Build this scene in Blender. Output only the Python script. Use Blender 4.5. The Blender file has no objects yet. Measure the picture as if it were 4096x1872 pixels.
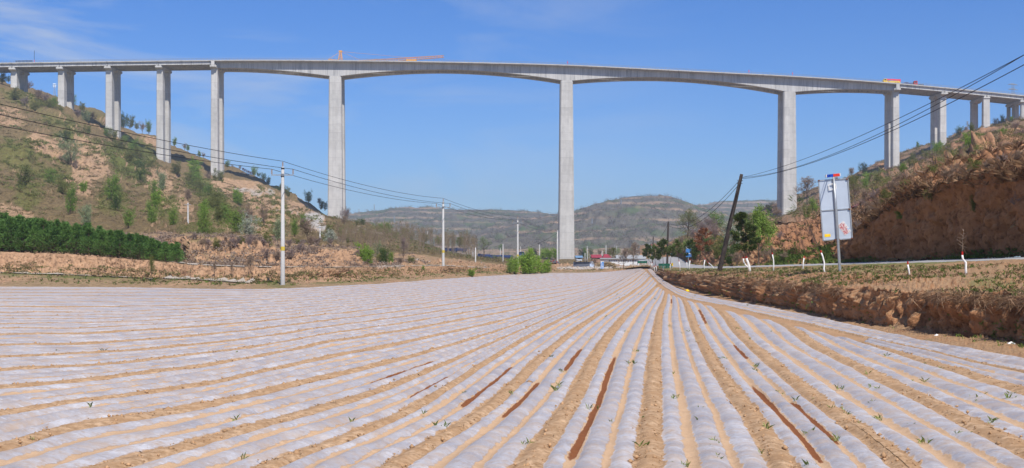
import bpy, bmesh, math, random
import numpy as np
from mathutils import Vector, Matrix
R = math.radians
random.seed(7)
rng = np.random.default_rng(7)
S = bpy.context.scene
COL = S.collection

# ------------------------------------------------------------------ camera
F = 4800.0; CX = 2048.0; HY = 1045.0; H = 2.3
cam = bpy.data.cameras.new('camera'); co = bpy.data.objects.new('camera', cam); COL.objects.link(co)
cam.sensor_width = 36; cam.lens = 36 * F / 4096; cam.shift_y = (HY - 936) / 4096
cam.clip_start = 0.1; cam.clip_end = 20000
co.location = (0, 0, H); co.rotation_euler = (R(90), 0, 0)
S.camera = co
S.render.resolution_x = 1024; S.render.resolution_y = 468

# ------------------------------------------------------------------ sky, sun, exposure
SUN = Vector((.22, -.58, .78)).normalized()
w = bpy.data.worlds.new('World'); S.world = w; w.use_nodes = True
nt = w.node_tree; nt.nodes.clear()
N = nt.nodes.new; L = nt.links.new
out = N('ShaderNodeOutputWorld'); bg = N('ShaderNodeBackground'); sky = N('ShaderNodeTexSky')
sky.sky_type = 'NISHITA'; sky.sun_disc = False
sky.sun_elevation = math.asin(SUN.z); sky.sun_rotation = math.atan2(SUN.x, SUN.y)
sky.air_density = 1.0; sky.dust_density = 1.3; sky.ozone_density = 2.2; sky.altitude = 1500
bg.inputs['Strength'].default_value = 0.088
tc = N('ShaderNodeTexCoord'); mp = N('ShaderNodeMapping'); L(tc.outputs['Generated'], mp.inputs[0])
mp.inputs['Rotation'].default_value = (0, R(-14), 0); mp.inputs['Scale'].default_value = (2.2, 2.0, 9)
n1 = N('ShaderNodeTexNoise'); n1.inputs['Scale'].default_value = 2.1; n1.inputs['Detail'].default_value = 9; n1.inputs['Roughness'].default_value = .58; n1.inputs['Distortion'].default_value = .8
L(mp.outputs[0], n1.inputs['Vector'])
cr = N('ShaderNodeValToRGB'); cr.color_ramp.elements[0].position = .46; cr.color_ramp.elements[1].position = .80
L(n1.outputs['Fac'], cr.inputs[0])
sx = N('ShaderNodeSeparateXYZ'); L(tc.outputs['Generated'], sx.inputs[0])
mr = N('ShaderNodeMapRange'); mr.inputs['From Min'].default_value = .18; mr.inputs['From Max'].default_value = -.42; L(sx.outputs['X'], mr.inputs['Value'])
m1 = N('ShaderNodeMath'); m1.operation = 'MULTIPLY'; L(cr.outputs[0], m1.inputs[0]); L(mr.outputs[0], m1.inputs[1])
m2 = N('ShaderNodeMath'); m2.operation = 'MULTIPLY'; m2.inputs[1].default_value = 1.0; L(m1.outputs[0], m2.inputs[0])
mx = N('ShaderNodeMix'); mx.data_type = 'RGBA'; mx.inputs['B'].default_value = (6.4, 6.9, 7.6, 1)
# slightly more saturated blue than the raw sky
tint = N('ShaderNodeMix'); tint.data_type = 'RGBA'; tint.blend_type = 'MULTIPLY'; tint.inputs['Factor'].default_value = 1; tint.inputs['B'].default_value = (.47, .84, 1.38, 1)
tr_ = N('ShaderNodeValToRGB'); tr_.color_ramp.elements[0].color = (.72, .93, 1.22, 1); tr_.color_ramp.elements[0].position = .0; tr_.color_ramp.elements[1].color = (.44, .82, 1.38, 1); tr_.color_ramp.elements[1].position = .20
sz = N('ShaderNodeSeparateXYZ'); L(tc.outputs['Generated'], sz.inputs[0]); L(sz.outputs['Z'], tr_.inputs[0]); L(tr_.outputs[0], tint.inputs['B'])
L(sky.outputs[0], tint.inputs['A'])
L(m2.outputs[0], mx.inputs['Factor']); L(tint.outputs['Result'], mx.inputs['A'])
L(mx.outputs['Result'], bg.inputs['Color']); L(bg.outputs[0], out.inputs[0])
sl = bpy.data.lights.new('sun', 'SUN'); sl.energy = 4.9; sl.angle = R(.5); sl.color = (1, .95, .88)
so = bpy.data.objects.new('sun', sl); COL.objects.link(so); so.rotation_euler = (-SUN).to_track_quat('-Z', 'Y').to_euler(); so.location = (0, -50, 300)
S.view_settings.view_transform = 'Standard'; S.view_settings.look = 'None'; S.view_settings.exposure = .16; S.view_settings.gamma = 1
S.render.engine = 'CYCLES'
S.cycles.max_bounces = 6; S.cycles.diffuse_bounces = 3; S.cycles.transparent_max_bounces = 8; S.cycles.volume_bounces = 0
S.cycles.use_denoising = True

# ------------------------------------------------------------------ helpers
def W(px, Y, py):
    return Vector(((px - CX) / F * Y, Y, H - (py - HY) / F * Y))
def WX(px, Y): return (px - CX) / F * Y
def WZ(py, Y): return H - (py - HY) / F * Y
def proj(p): return (CX + F * p[0] / p[1], HY + F * (H - p[2]) / p[1])

def tag(o, label=None, cat=None, group=None, kind=None):
    if label: o['label'] = label
    if cat: o['category'] = cat
    if group: o['group'] = group
    if kind: o['kind'] = kind
    return o
def empty(name, loc=(0, 0, 0), rz=0, label=None, cat=None, group=None):
    o = bpy.data.objects.new(name, None); COL.objects.link(o); o.location = loc; o.rotation_euler = (0, 0, rz)
    return tag(o, label, cat, group)
def mesh(name, V, Fc, mats, parent=None, mi=None, smooth=False, loc=None):
    me = bpy.data.meshes.new(name); me.from_pydata([tuple(map(float, v)) for v in V], [], [tuple(map(int, f)) for f in Fc])
    for m in (mats if isinstance(mats, (list, tuple)) else [mats]): me.materials.append(m)
    if mi is not None: me.polygons.foreach_set('material_index', np.asarray(mi, dtype=np.int32))
    if smooth: me.polygons.foreach_set('use_smooth', np.ones(len(me.polygons), dtype=bool))
    me.update()
    o = bpy.data.objects.new(name, me); COL.objects.link(o)
    if parent: o.parent = parent
    if loc is not None: o.location = loc
    return o
def quadmesh(name, P, Q, mats, parent=None, mi=None, smooth=False):
    """fast: P (n,3) array, Q (m,k) array of same-size faces"""
    P = np.asarray(P, dtype=np.float32); Q = np.asarray(Q, dtype=np.int32); m, k = Q.shape
    me = bpy.data.meshes.new(name)
    me.vertices.add(len(P)); me.vertices.foreach_set('co', P.ravel())
    me.loops.add(m * k); me.loops.foreach_set('vertex_index', Q.ravel())
    me.polygons.add(m); me.polygons.foreach_set('loop_start', np.arange(m, dtype=np.int32) * k)
    for mm in (mats if isinstance(mats, (list, tuple)) else [mats]): me.materials.append(mm)
    if mi is not None: me.polygons.foreach_set('material_index', np.asarray(mi, dtype=np.int32))
    if smooth: me.polygons.foreach_set('use_smooth', np.ones(m, dtype=bool))
    me.update(calc_edges=True)
    o = bpy.data.objects.new(name, me); COL.objects.link(o)
    if parent: o.parent = parent
    return o
class MB:
    def __init__(s): s.v = []; s.f = []; s.m = []
    def add(s, V, Fc, mi=0):
        n = len(s.v); s.v += [tuple(v) for v in V]; s.f += [tuple(i + n for i in f) for f in Fc]; s.m += [mi] * len(Fc)
    def box(s, x0, x1, y0, y1, z0, z1, mi=0, M=None):
        V = [(x, y, z) for z in (z0, z1) for y in (y0, y1) for x in (x0, x1)]
        if M is not None: V = [M @ Vector(v) for v in V]
        s.add(V, [(0, 2, 3, 1), (4, 5, 7, 6), (0, 1, 5, 4), (2, 6, 7, 3), (0, 4, 6, 2), (1, 3, 7, 5)], mi)
    def tube(s, pts, rad, n=6, mi=0, cap=True):
        pts = [Vector(p) for p in pts]
        if not hasattr(rad, '__len__'): rad = [rad] * len(pts)
        V = []; Fc = []
        for i, p in enumerate(pts):
            d = (pts[min(i + 1, len(pts) - 1)] - pts[max(i - 1, 0)])
            if d.length < 1e-9: d = Vector((0, 0, 1))
            d.normalize()
            a = d.cross(Vector((0, 0, 1)) if abs(d.z) < .9 else Vector((1, 0, 0))).normalized(); b = d.cross(a)
            for k in range(n):
                t = 2 * math.pi * k / n; V.append(p + (a * math.cos(t) + b * math.sin(t)) * rad[i])
        for i in range(len(pts) - 1):
            for k in range(n): Fc.append((i * n + k, i * n + (k + 1) % n, (i + 1) * n + (k + 1) % n, (i + 1) * n + k))
        if cap and n > 2: Fc.append(tuple(range(n))[::-1]); Fc.append(tuple((len(pts) - 1) * n + k for k in range(n)))
        s.add(V, Fc, mi)
    def prism(s, poly, axis, a0, a1, mi=0):
        """poly of 2D points extruded along axis ('x': poly=(y,z); 'y': poly=(x,z); 'z': poly=(x,y))"""
        def P(q, a): return {'x': (a, q[0], q[1]), 'y': (q[0], a, q[1]), 'z': (q[0], q[1], a)}[axis]
        n = len(poly); s.add([P(q, a0) for q in poly] + [P(q, a1) for q in poly],
            [tuple(range(n))[::-1], tuple(range(n, 2 * n))] + [(k, (k + 1) % n, n + (k + 1) % n, n + k) for k in range(n)], mi)
    def build(s, name, mats, parent=None, smooth=False, loc=None):
        return mesh(name, s.v, s.f, mats, parent, s.m, smooth, loc)

# ---- numpy gradient noise
_perm = rng.permutation(256); _perm = np.concatenate([_perm, _perm, _perm])
_g = rng.normal(size=(256, 3)); _g /= np.linalg.norm(_g, axis=1)[:, None]
def pn(x, y, z):
    x, y, z = np.broadcast_arrays(np.asarray(x, float), y, z)
    xi = np.floor(x).astype(int); yi = np.floor(y).astype(int); zi = np.floor(z).astype(int)
    fx, fy, fz = x - xi, y - yi, z - zi
    u, v, ww = (t * t * t * (t * (t * 6 - 15) + 10) for t in (fx, fy, fz))
    r = 0
    for dx in (0, 1):
        for dy in (0, 1):
            for dz in (0, 1):
                h = _perm[_perm[_perm[(xi + dx) & 255] + ((yi + dy) & 255)] + ((zi + dz) & 255)]
                g = _g[h]; d = g[..., 0] * (fx - dx) + g[..., 1] * (fy - dy) + g[..., 2] * (fz - dz)
                r = r + d * (u if dx else 1 - u) * (v if dy else 1 - v) * (ww if dz else 1 - ww)
    return r * 1.6
def fbm(x, y, z, o=4, g=.5):
    r = 0; a = 1; s = 1
    for i in range(o): r = r + a * pn(x * s + 17.3 * i, y * s, z * s); a *= g; s *= 2.03
    return r

# ------------------------------------------------------------------ materials
class G:
    """tiny node-graph helper"""
    def __init__(s, name):
        s.m = bpy.data.materials.new(name); s.m.use_nodes = True; s.t = s.m.node_tree
        s.p = s.t.nodes['Principled BSDF']; s.out = s.t.nodes['Material Output']
        s.p.inputs['Specular IOR Level'].default_value = .25
    def n(s, typ, **kw):
        nd = s.t.nodes.new('ShaderNode' + typ)
        for k, v in kw.items():
            if k in nd.inputs: nd.inputs[k].default_value = v
            else: setattr(nd, k, v)
        return nd
    def l(s, a, b): s.t.links.new(a, b)
    def pos(s, scale=(1, 1, 1), obj=False):
        if obj: src = s.n('TexCoord').outputs['Object']
        else: src = s.n('NewGeometry').outputs['Position']
        mp = s.n('Mapping'); mp.inputs['Scale'].default_value = scale; s.l(src, mp.inputs[0]); return mp.outputs[0]
    def noise(s, vec, scale, detail=5, rough=.55, dist=0):
        nd = s.n('TexNoise'); nd.inputs['Scale'].default_value = scale; nd.inputs['Detail'].default_value = detail
        nd.inputs['Roughness'].default_value = rough; nd.inputs['Distortion'].default_value = dist
        s.l(vec, nd.inputs['Vector']); return nd.outputs['Fac']
    def ramp(s, fac, stops, interp='LINEAR'):
        nd = s.n('ValToRGB'); e = nd.color_ramp; e.interpolation = interp
        while len(e.elements) < len(stops): e.elements.new(.5)
        for el, (p, c) in zip(e.elements, stops):
            el.position = p; el.color = (c, c, c, 1) if not hasattr(c, '__len__') else (*c[:3], 1)
        s.l(fac, nd.inputs[0]); return nd.outputs[0]
    def mix(s, fac, a, b, mode='MIX'):
        nd = s.n('Mix'); nd.data_type = 'RGBA'; nd.blend_type = mode
        for i, v in (('Factor', fac), ('A', a), ('B', b)):
            if hasattr(v, 'links') or hasattr(v, 'is_linked'): s.l(v, nd.inputs[i])
            elif i == 'Factor': nd.inputs[i].default_value = v
            else: nd.inputs[i].default_value = (*v[:3], 1)
        return nd.outputs['Result']
    def math(s, op, a, b=None, clamp=False):
        nd = s.n('Math'); nd.operation = op; nd.use_clamp = clamp
        for i, v in enumerate((a, b)):
            if v is None: continue
            if hasattr(v, 'is_linked'): s.l(v, nd.inputs[i])
            else: nd.inputs[i].default_value = v
        return nd.outputs[0]
    def bump(s, h, dist=.1, strength=1):
        b = s.n('Bump'); b.inputs['Distance'].default_value = dist; b.inputs['Strength'].default_value = strength
        s.l(h, b.inputs['Height']); s.l(b.outputs[0], s.p.inputs['Normal'])
    def col(s, c):
        if hasattr(c, 'is_linked'): s.l(c, s.p.inputs['Base Color'])
        else: s.p.inputs['Base Color'].default_value = (*c[:3], 1)
    def rough(s, r):
        if hasattr(r, 'is_linked'): s.l(r, s.p.inputs['Roughness'])
        else: s.p.inputs['Roughness'].default_value = r
def simple(name, c, rough=.7, var=.15, scale=3, metal=0, bump=0):
    g = G(name); v = g.noise(g.pos(obj=True), scale, 4)
    lo = [x * (1 - var) for x in c]; hi = [min(1, x * (1 + var)) for x in c]
    g.col(g.ramp(v, [(.3, lo), (.7, hi)])); g.rough(rough); g.p.inputs['Metallic'].default_value = metal
    if bump: g.bump(v, bump)
    return g.m
def leafmat(name, c1, c2, c3=None, transl=.35):
    g = G(name); geo = g.n('NewGeometry'); oi = g.n('ObjectInfo')
    r = g.math('ADD', g.math('MULTIPLY', geo.outputs['Random Per Island'], .7), g.math('MULTIPLY', oi.outputs['Random'], .3))
    st = [(.1, c1), (.8, c2)] + ([(.95, c3)] if c3 else [])
    c = g.ramp(r, st); g.col(c); g.rough(.6)
    tr = g.n('BsdfTranslucent'); g.l(c, tr.inputs[0]); ms = g.n('MixShader'); ms.inputs[0].default_value = transl
    g.l(g.p.outputs[0], ms.inputs[1]); g.l(tr.outputs[0], ms.inputs[2]); g.l(ms.outputs[0], g.out.inputs[0])
    return g.m
def soilmat(name, tan1, tan2, grass1, grass2, green, gscale=.25, cover=.5, greenc=.62, fine=6, steep0=.45, steep1=.8, bump=.12, groove=(1.2, 1.2, .25)):
    """loess: bare tan on steep faces, dry grass and green patches on gentler ground"""
    g = G(name); P = g.pos(); geo = g.n('NewGeometry')
    sp = g.n('SeparateXYZ'); g.l(geo.outputs['True Normal'], sp.inputs[0])
    a = g.noise(P, fine, 8, .65); b = g.noise(g.pos(groove), 1, 7, .6); big = g.noise(P, gscale, 6, .62)
    tan = g.mix(g.ramp(b, [(.3, 0), (.7, 1)]), tan1, tan2)
    pit_shade = g.ramp(a, [(.34, .35), (.50, 1)]); tan = g.mix(.8, tan, pit_shade, 'MULTIPLY')  # hollows of the noise darkened in colour, as shade between the lumps
    gr = g.mix(g.ramp(a, [(.35, 0), (.65, 1)]), grass1, grass2)
    g3 = g.noise(P, gscale * 2.3, 7, .7)
    gr = g.mix(g.ramp(g3, [(greenc, 0), (greenc + .12, 1)]), gr, g.mix(a, green, [x * 1.9 for x in green]))
    sl = g.math('ADD', sp.outputs['Z'], g.math('MULTIPLY', g.math('SUBTRACT', big, 1 - cover), 1.8))
    sl = g.math('ADD', sl, g.math('MULTIPLY', g.math('SUBTRACT', a, .5), .5))
    def att(n): q = g.n('Attribute'); q.attribute_name = n; return q.outputs['Fac']
    sl = g.math('ADD', sl, att('cover'))
    gr = g.mix(g.math('MULTIPLY', att('green'), g.ramp(a, [(.30, .2), (.5, 1)])), gr, g.mix(a, [x * .8 for x in green], [x * 2.1 for x in green]))
    mk = g.ramp(sl, [(steep0, 0), (steep1, 1)])
    c_ = g.mix(mk, tan, gr)
    c_ = g.mix(att('grey'), c_, g.mix(a, (.42, .39, .35), (.56, .53, .49)))
    g.col(c_); g.rough(.95); g.p.inputs['Specular IOR Level'].default_value = .1
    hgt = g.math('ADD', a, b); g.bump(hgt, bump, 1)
    return g.m
def concrete(name, c, zstep=0, streak=.25):
    g = G(name); P = g.pos(); s1 = g.noise(g.pos((.8, .8, .06)), 1, 6, .6); s2 = g.noise(P, .5, 6, .6); s3 = g.noise(P, 7, 4)
    v = g.math('ADD', g.math('MULTIPLY', s1, .55), g.math('MULTIPLY', s2, .45))
    col = g.ramp(v, [(.33, [x * (1 - streak) for x in c]), (.62, c), (.8, [min(1, x * 1.1) for x in c])])
    col = g.mix(.25, col, g.ramp(s3, [(.3, .7), (.6, 1)]), 'MULTIPLY')
    if zstep:
        sp = g.n('SeparateXYZ'); g.l(P, sp.inputs[0])
        f = g.math('FRACT', g.math('ADD', g.math('DIVIDE', sp.outputs['Z'], zstep), g.math('MULTIPLY', s2, .12)))
        col = g.mix(g.ramp(f, [(0, .5), (.04, .0), (.96, 0), (1, .5)]), col, [x * .55 for x in c])
        f2 = g.math('FRACT', g.math('DIVIDE', sp.outputs['Z'], zstep / 5)); col = g.mix(g.ramp(f2, [(0, .12), (.06, 0)]), col, [x * .5 for x in c])
    if zstep:
        wn = g.n('TexWhiteNoise'); wn.noise_dimensions = '2D'; cb = g.n('CombineXYZ'); g.l(g.math('FLOOR', g.math('DIVIDE', sp.outputs['Z'], zstep)), cb.inputs[0]); g.l(g.math('FLOOR', g.math('DIVIDE', sp.outputs['X'], 25)), cb.inputs[1]); g.l(cb.outputs[0], wn.inputs['Vector'])
        col = g.mix(.5, col, g.ramp(wn.outputs['Value'], [(0, .72), (1, 1.0)]), 'MULTIPLY')
    g.col(col); g.rough(.85); g.bump(s3, .02); return g.m

M_conc = concrete('pier_concrete', (.63, .61, .57), 4.5, .28)
def girdermat():
    g = G('girder_concrete'); P = g.pos(); s1 = g.noise(g.pos((.35, .2, .03)), 1, 6, .7); s2 = g.noise(g.pos((2.4, 1, .1)), 1, 5, .6); s3 = g.noise(P, 5, 4)
    v = g.math('ADD', g.math('MULTIPLY', s1, .5), g.math('MULTIPLY', s2, .5))
    col = g.ramp(v, [(.36, (.25, .25, .25)), (.5, (.50, .49, .47)), (.66, (.62, .60, .57))])
    sp = g.n('SeparateXYZ'); g.l(P, sp.inputs[0]); f = g.math('FRACT', g.math('DIVIDE', sp.outputs['X'], 4.5))
    col = g.mix(g.ramp(f, [(0, .45), (.04, 0)]), col, (.26, .26, .26))
    g.col(col); g.rough(.85); g.bump(s3, .02); return g.m
M_gird = girdermat()
M_pole = concrete('pole_concrete', (.50, .49, .47), 0, .25)
M_steel = simple('galvanised_steel', (.38, .40, .41), .45, .15, 6, .6)
M_dark = simple('dark_metal', (.03, .03, .035), .5)
M_wire = simple('black_cable', (.012, .012, .014), .6)
M_wood = simple('creosoted_wood', (.045, .035, .03), .9, .5, 4, bump=.02)
M_porc = simple('brown_porcelain', (.35, .27, .22), .25)
M_white = simple('white_paint', (.78, .77, .74), .7, .08, 9)
M_red = simple('red_paint', (.45, .02, .015), .6)
M_redp = simple('red_crane_paint', (.75, .05, .10), .4)
M_yel = simple('yellow_paint', (.85, .55, .02), .5)
M_orange = simple('orange_crane_paint', (.80, .36, .03), .5)
M_blue = simple('blue_paint', (.02, .16, .62), .45)
M_bluet = simple('truck_blue_paint', (.035, .06, .17), .45)
M_glass = simple('dark_glass', (.02, .03, .04), .1)
M_tyre = simple('tyre_rubber', (.02, .02, .02), .9)
M_greenp = simple('green_barrier_paint', (.01, .10, .06), .5)
M_panel = simple('galvanised_sheet', (.50, .56, .63), .38, .07, 1.3, .25)
M_bark = simple('bark', (.12, .085, .06), .95, .4, 9, bump=.02)
M_barkl = simple('pale_bark', (.24, .19, .14), .95, .3, 9)
M_twig = simple('dry_twig', (.25, .18, .13), .95, .3, 5)
M_twigm = simple('mauve_twig', (.22, .165, .15), .95, .3, 5)
M_straw = simple('straw', (.33, .24, .13), .95, .35, 3)
M_roofr = simple('red_roof_sheet', (.30, .04, .06), .7)
M_roofb = simple('brown_roof_tile', (.20, .09, .06), .85)
M_roofg = simple('grey_roof_sheet', (.36, .37, .37), .6)
M_brick = simple('brick_wall', (.36, .22, .15), .9)
M_wallw = simple('white_wall', (.62, .63, .64), .85, .1, .7)
M_wallg = simple('slate_wall', (.10, .11, .14), .85, .15, .8)
M_asph = simple('road_concrete', (.34, .33, .32), .9, .12, .5)
M_path = simple('path_concrete', (.42, .36, .29), .9, .12, .5)

TAN1 = (.46, .27, .155); TAN2 = (.34, .185, .10)
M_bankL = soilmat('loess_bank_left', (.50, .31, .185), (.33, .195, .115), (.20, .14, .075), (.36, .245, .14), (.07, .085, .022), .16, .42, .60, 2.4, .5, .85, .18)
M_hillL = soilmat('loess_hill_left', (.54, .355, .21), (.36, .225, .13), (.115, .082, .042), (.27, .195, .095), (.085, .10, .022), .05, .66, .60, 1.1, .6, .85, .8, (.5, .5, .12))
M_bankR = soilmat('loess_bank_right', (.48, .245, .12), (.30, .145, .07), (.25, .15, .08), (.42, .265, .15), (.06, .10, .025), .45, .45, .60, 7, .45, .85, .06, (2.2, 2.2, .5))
M_cut = soilmat('loess_cutting', (.42, .21, .10), (.27, .13, .065), (.25, .15, .08), (.42, .27, .15), (.06, .10, .025), .45, .45, .60, 3, .45, .85, .12, (1.2, 1.2, .35))  # red-brown of fresh-cut soil, darkened in colour to deepen the cliff's shade
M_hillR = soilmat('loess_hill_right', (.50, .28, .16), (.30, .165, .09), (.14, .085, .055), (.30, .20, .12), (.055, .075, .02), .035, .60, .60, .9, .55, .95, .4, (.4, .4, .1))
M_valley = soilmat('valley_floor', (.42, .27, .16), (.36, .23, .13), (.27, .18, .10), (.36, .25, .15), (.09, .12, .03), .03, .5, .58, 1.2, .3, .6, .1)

# ------------------------------------------------------------------ ground height of the field and loft tools
def zf(Y): return np.interp(Y, [0, 110, 340, 500], [0, 0, .62, .9])
def groundY(py, dz=0.0):
    lo, hi = 4.0, 420.0
    for _ in range(50):
        m = (lo + hi) / 2
        if HY + (H - zf(m) - dz) * F / m > py: lo = m
        else: hi = m
    return (lo + hi) / 2

def smooth_poly(pts, n):
    """Catmull-Rom through picture-space feature points, resampled evenly"""
    P = np.array(pts, float); P = np.vstack([2 * P[0] - P[1], P, 2 * P[-1] - P[-2]])
    o = []
    for i in range(1, len(P) - 2):
        t = np.linspace(0, 1, 40, endpoint=False)[:, None]
        a, b, c, d = P[i - 1], P[i], P[i + 1], P[i + 2]
        o.append(.5 * ((2 * b) + (-a + c) * t + (2 * a - 5 * b + 4 * c - d) * t ** 2 + (-a + 3 * b - 3 * c + d) * t ** 3))
    o.append(P[-2][None]); o = np.vstack(o)
    s = np.concatenate([[0], np.cumsum(np.linalg.norm(np.diff(o, axis=0), axis=1))]); q = np.linspace(0, s[-1], n)
    return np.stack([np.interp(q, s, o[:, k]) for k in range(o.shape[1])], 1)

# ------------------------------------------------------------------ the field
def fieldmat():
    g = G('film_covered_furrows'); uv = g.n('UVMap').outputs[0]; P = g.pos()
    sp = g.n('SeparateXYZ'); g.l(uv, sp.inputs[0]); U, V = sp.outputs['X'], sp.outputs['Y']
    wob = g.noise(P, 3.2, 4, .6); wob2 = g.noise(P, .35, 3)
    u = g.math('ADD', U, g.math('ADD', g.math('MULTIPLY', g.math('SUBTRACT', wob, .5), .10), g.math('MULTIPLY', g.math('SUBTRACT', g.noise(P, 16, 4, .7), .5), .035)))
    u = g.math('ADD', u, g.math('MULTIPLY', g.math('SUBTRACT', wob2, .5), .07))
    f = g.math('FRACT', u)
    film = g.ramp(f, [(0, 0), (.122, 0), (.130, 1), (.282, 1), (.290, 0), (.382, 0), (.390, 1), (.596, 1), (.604, 0), (.672, 0), (.680, 1), (.866, 1), (.876, 0)])
    # soil thrown on the film
    patch = g.noise(P, .9, 7, .72); film = g.math('MULTIPLY', film, g.ramp(patch, [(.29, 0), (.32, 1)]))
    sw = g.n('SeparateXYZ'); g.l(P, sw.inputs[0]); Vv = g.math('ADD', g.math('MULTIPLY', sw.outputs['Y'], .97), g.math('MULTIPLY', sw.outputs['X'], .22))
    cmb = g.n('CombineXYZ'); g.l(g.math('MULTIPLY', U, 1.5), cmb.inputs[0]); g.l(Vv, cmb.inputs[1])
    def st(sc, s, d=4, r=.6, dist=0):
        mp = g.n('Mapping'); mp.inputs['Scale'].default_value = sc; g.l(cmb.outputs[0], mp.inputs[0]); return g.noise(mp.outputs[0], s, d, r, dist)
    wr = st((2.6, 4.2, 1), 1.9, 10, .76, 2.4); wr2 = st((1, 2.0, 1), .8, 5, .6); hz = g.noise(P, 14, 4, .6)
    fc = g.mix(g.ramp(wr2, [(.35, 0), (.65, 1)]), (.345, .31, .295), (.515, .49, .485))
    fc = g.mix(g.ramp(wr, [(.53, 0), (.66, .7)]), fc, (.75, .74, .76))  # white streaks painted in as the glints of wrinkled film
    mid = g.ramp(f, [(.0, 1), (.38, 1), (.40, .25), (.60, .25), (.62, 1)]); fc = g.mix(g.math('MULTIPLY', g.math('SUBTRACT', 1, mid), .35), fc, (.36, .33, .33)); fc = g.mix(g.math('MULTIPLY', mid, .12), fc, (.70, .69, .71))
    fc = g.mix(g.ramp(hz, [(.34, .6), (.50, 0)]), fc, (.36, .27, .20)); dirt = g.noise(P, 2.6, 9, .75); fc = g.mix(g.ramp(dirt, [(.45, 0), (.64, .75)]), fc, (.46, .33, .22))
    sn = g.noise(P, 9, 8, .7); sl = g.noise(P, 2, 5)
    soil = g.mix(g.ramp(sn, [(.35, 0), (.65, 1)]), (.27, .16, .08), (.60, .405, .245))
    soil = g.mix(g.ramp(sl, [(.42, 0), (.62, .65)]), soil, (.36, .21, .105))
    # narrow furrows carry finer paler silt
    nar = g.ramp(f, [(.28, 0), (.29, 1), (.385, 1), (.395, 0), (.60, 0), (.61, 1), (.67, 1), (.68, 0)])
    soil = g.mix(g.math('MULTIPLY', nar, .7), soil, (.56, .38, .235))
    # wet furrows
    at = g.n('Attribute'); at.attribute_name = 'wet'; wetn = g.ramp(g.math('ADD', g.math('MULTIPLY', at.outputs['Fac'], .7), g.math('MULTIPLY', g.noise(P, 5, 8, .8), .8)), [(.66, 0), (.76, 1)]); film = g.math('MULTIPLY', film, g.math('SUBTRACT', 1, wetn))
    soil = g.mix(wetn, soil, (.17, .065, .03))
    c = g.mix(film, soil, fc); c = g.mix(wetn, c, g.mix(sn, (.13, .040, .014), (.30, .12, .05))); g.col(c)
    g.rough(g.mix(film, (.95, .95, .95), g.ramp(wr2, [(.35, .28), (.65, .6)])))
    g.l(g.math('ADD', g.math('MULTIPLY', film, .22), .08), g.p.inputs['Specular IOR Level'])
    h1 = g.math('MULTIPLY', g.math('MULTIPLY', film, wr), 1.0); h2 = g.math('MULTIPLY', g.math('SUBTRACT', 1, film), g.math('MULTIPLY', sn, 2.2))
    g.bump(g.math('ADD', h1, h2), .022, .55)
    return g.m
M_field = fieldmat()
CURV = {
 'L0': [(-700,1140),(0,1147),(500,1150),(1024,1158),(1430,1141),(1720,1121),(2048,1099),(2200,1093),(2400,1090),(2490,1082),(2560,1071)],
 'La': [(-700,1262),(0,1251),(500,1247),(1024,1225),(1500,1190),(1800,1161),(2048,1138),(2300,1112),(2450,1094),(2562,1072)],
 'L1': [(-700,1368),(0,1338),(330,1333),(700,1313),(1030,1288),(1500,1238),(1800,1200),(2048,1170),(2300,1135),(2450,1106),(2564,1073)],
 'L2': [(-700,1590),(0,1553),(334,1525),(620,1491),(867,1458),(1193,1396),(1312,1370),(1590,1327),(1829,1283),(2048,1243),(2276,1195),(2395,1160),(2485,1122),(2568,1075)],
 'L3': [(-700,1960),(0,1792),(278,1712),(572,1664),(795,1625),(1113,1550),(1352,1497),(1590,1442),(1829,1378),(2048,1308),(2207,1249),(2310,1209),(2406,1169),(2461,1137),(2525,1100),(2572,1077)],
 'L4': [(-300,2500),(500,2120),(1113,1855),(1352,1768),(1590,1665),(1749,1572),(1908,1470),(2048,1386),(2175,1312),(2286,1257),(2382,1209),(2450,1172),(2525,1130),(2582,1084)],
 'L5': [(1850,2500),(1990,2120),(2128,1845),(2286,1606),(2382,1420),(2475,1290),(2545,1221),(2600,1170),(2632,1140)],
 'L6': [(2560,2500),(2578,2100),(2589,1872),(2604,1606),(2616,1432),(2634,1273),(2655,1209),(2664,1166)],
 'L7': [(3560,2500),(3270,2060),(3137,1872),(3050,1726),(2962,1606),(2859,1463),(2787,1328),(2746,1225),(2728,1190)],
 'L8': [(4380,2500),(3850,2080),(3606,1872),(3479,1766),(3320,1646),(3161,1519),(2986,1368),(2905,1270),(2862,1228)],
 'L9': [(5200,2460),(4500,2030),(4096,1813),(3837,1678),(3638,1575),(3479,1495),(3288,1400),(3180,1322),(3120,1291)],
 'L10':[(5200,1990),(4500,1710),(4096,1567),(3956,1525),(3797,1475),(3598,1415),(3440,1368)],
 'L11s':[(5200,1740),(4500,1585),(4096,1497),(3877,1448),(3717,1408),(3590,1380),(3470,1352)],
 'L11':[(5200,1740),(4500,1585),(4096,1497),(3877,1448),(3717,1408),(3440,1345),(3161,1286),(2923,1231),(2800,1207),(2720,1186),(2652,1146),(2612,1108),(2588,1078)],
 'L12':[(5200,1670),(4500,1518),(4096,1432),(3877,1391),(3638,1344),(3400,1296),(3161,1243),(2923,1203),(2790,1176),(2705,1148),(2640,1108),(2606,1074)],
}
LOFTS = [('L0', 'La', 7), ('La', 'L1', 5), ('L1', 'L2', 4), ('L2', 'L3', 2), ('L3', 'L4', 2), ('L4', 'L5', 2), ('L5', 'L6', 1), ('L6', 'L7', 1), ('L7', 'L8', 1), ('L8', 'L9', 1), ('L9', 'L10', 1), ('L10', 'L11s', .667), ('L11', 'L12', 1)]
NV = 640
fV = []; fQ = []; fUV = []; fW = []; base = 0; u0 = 0; FIELDPTS = []
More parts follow.
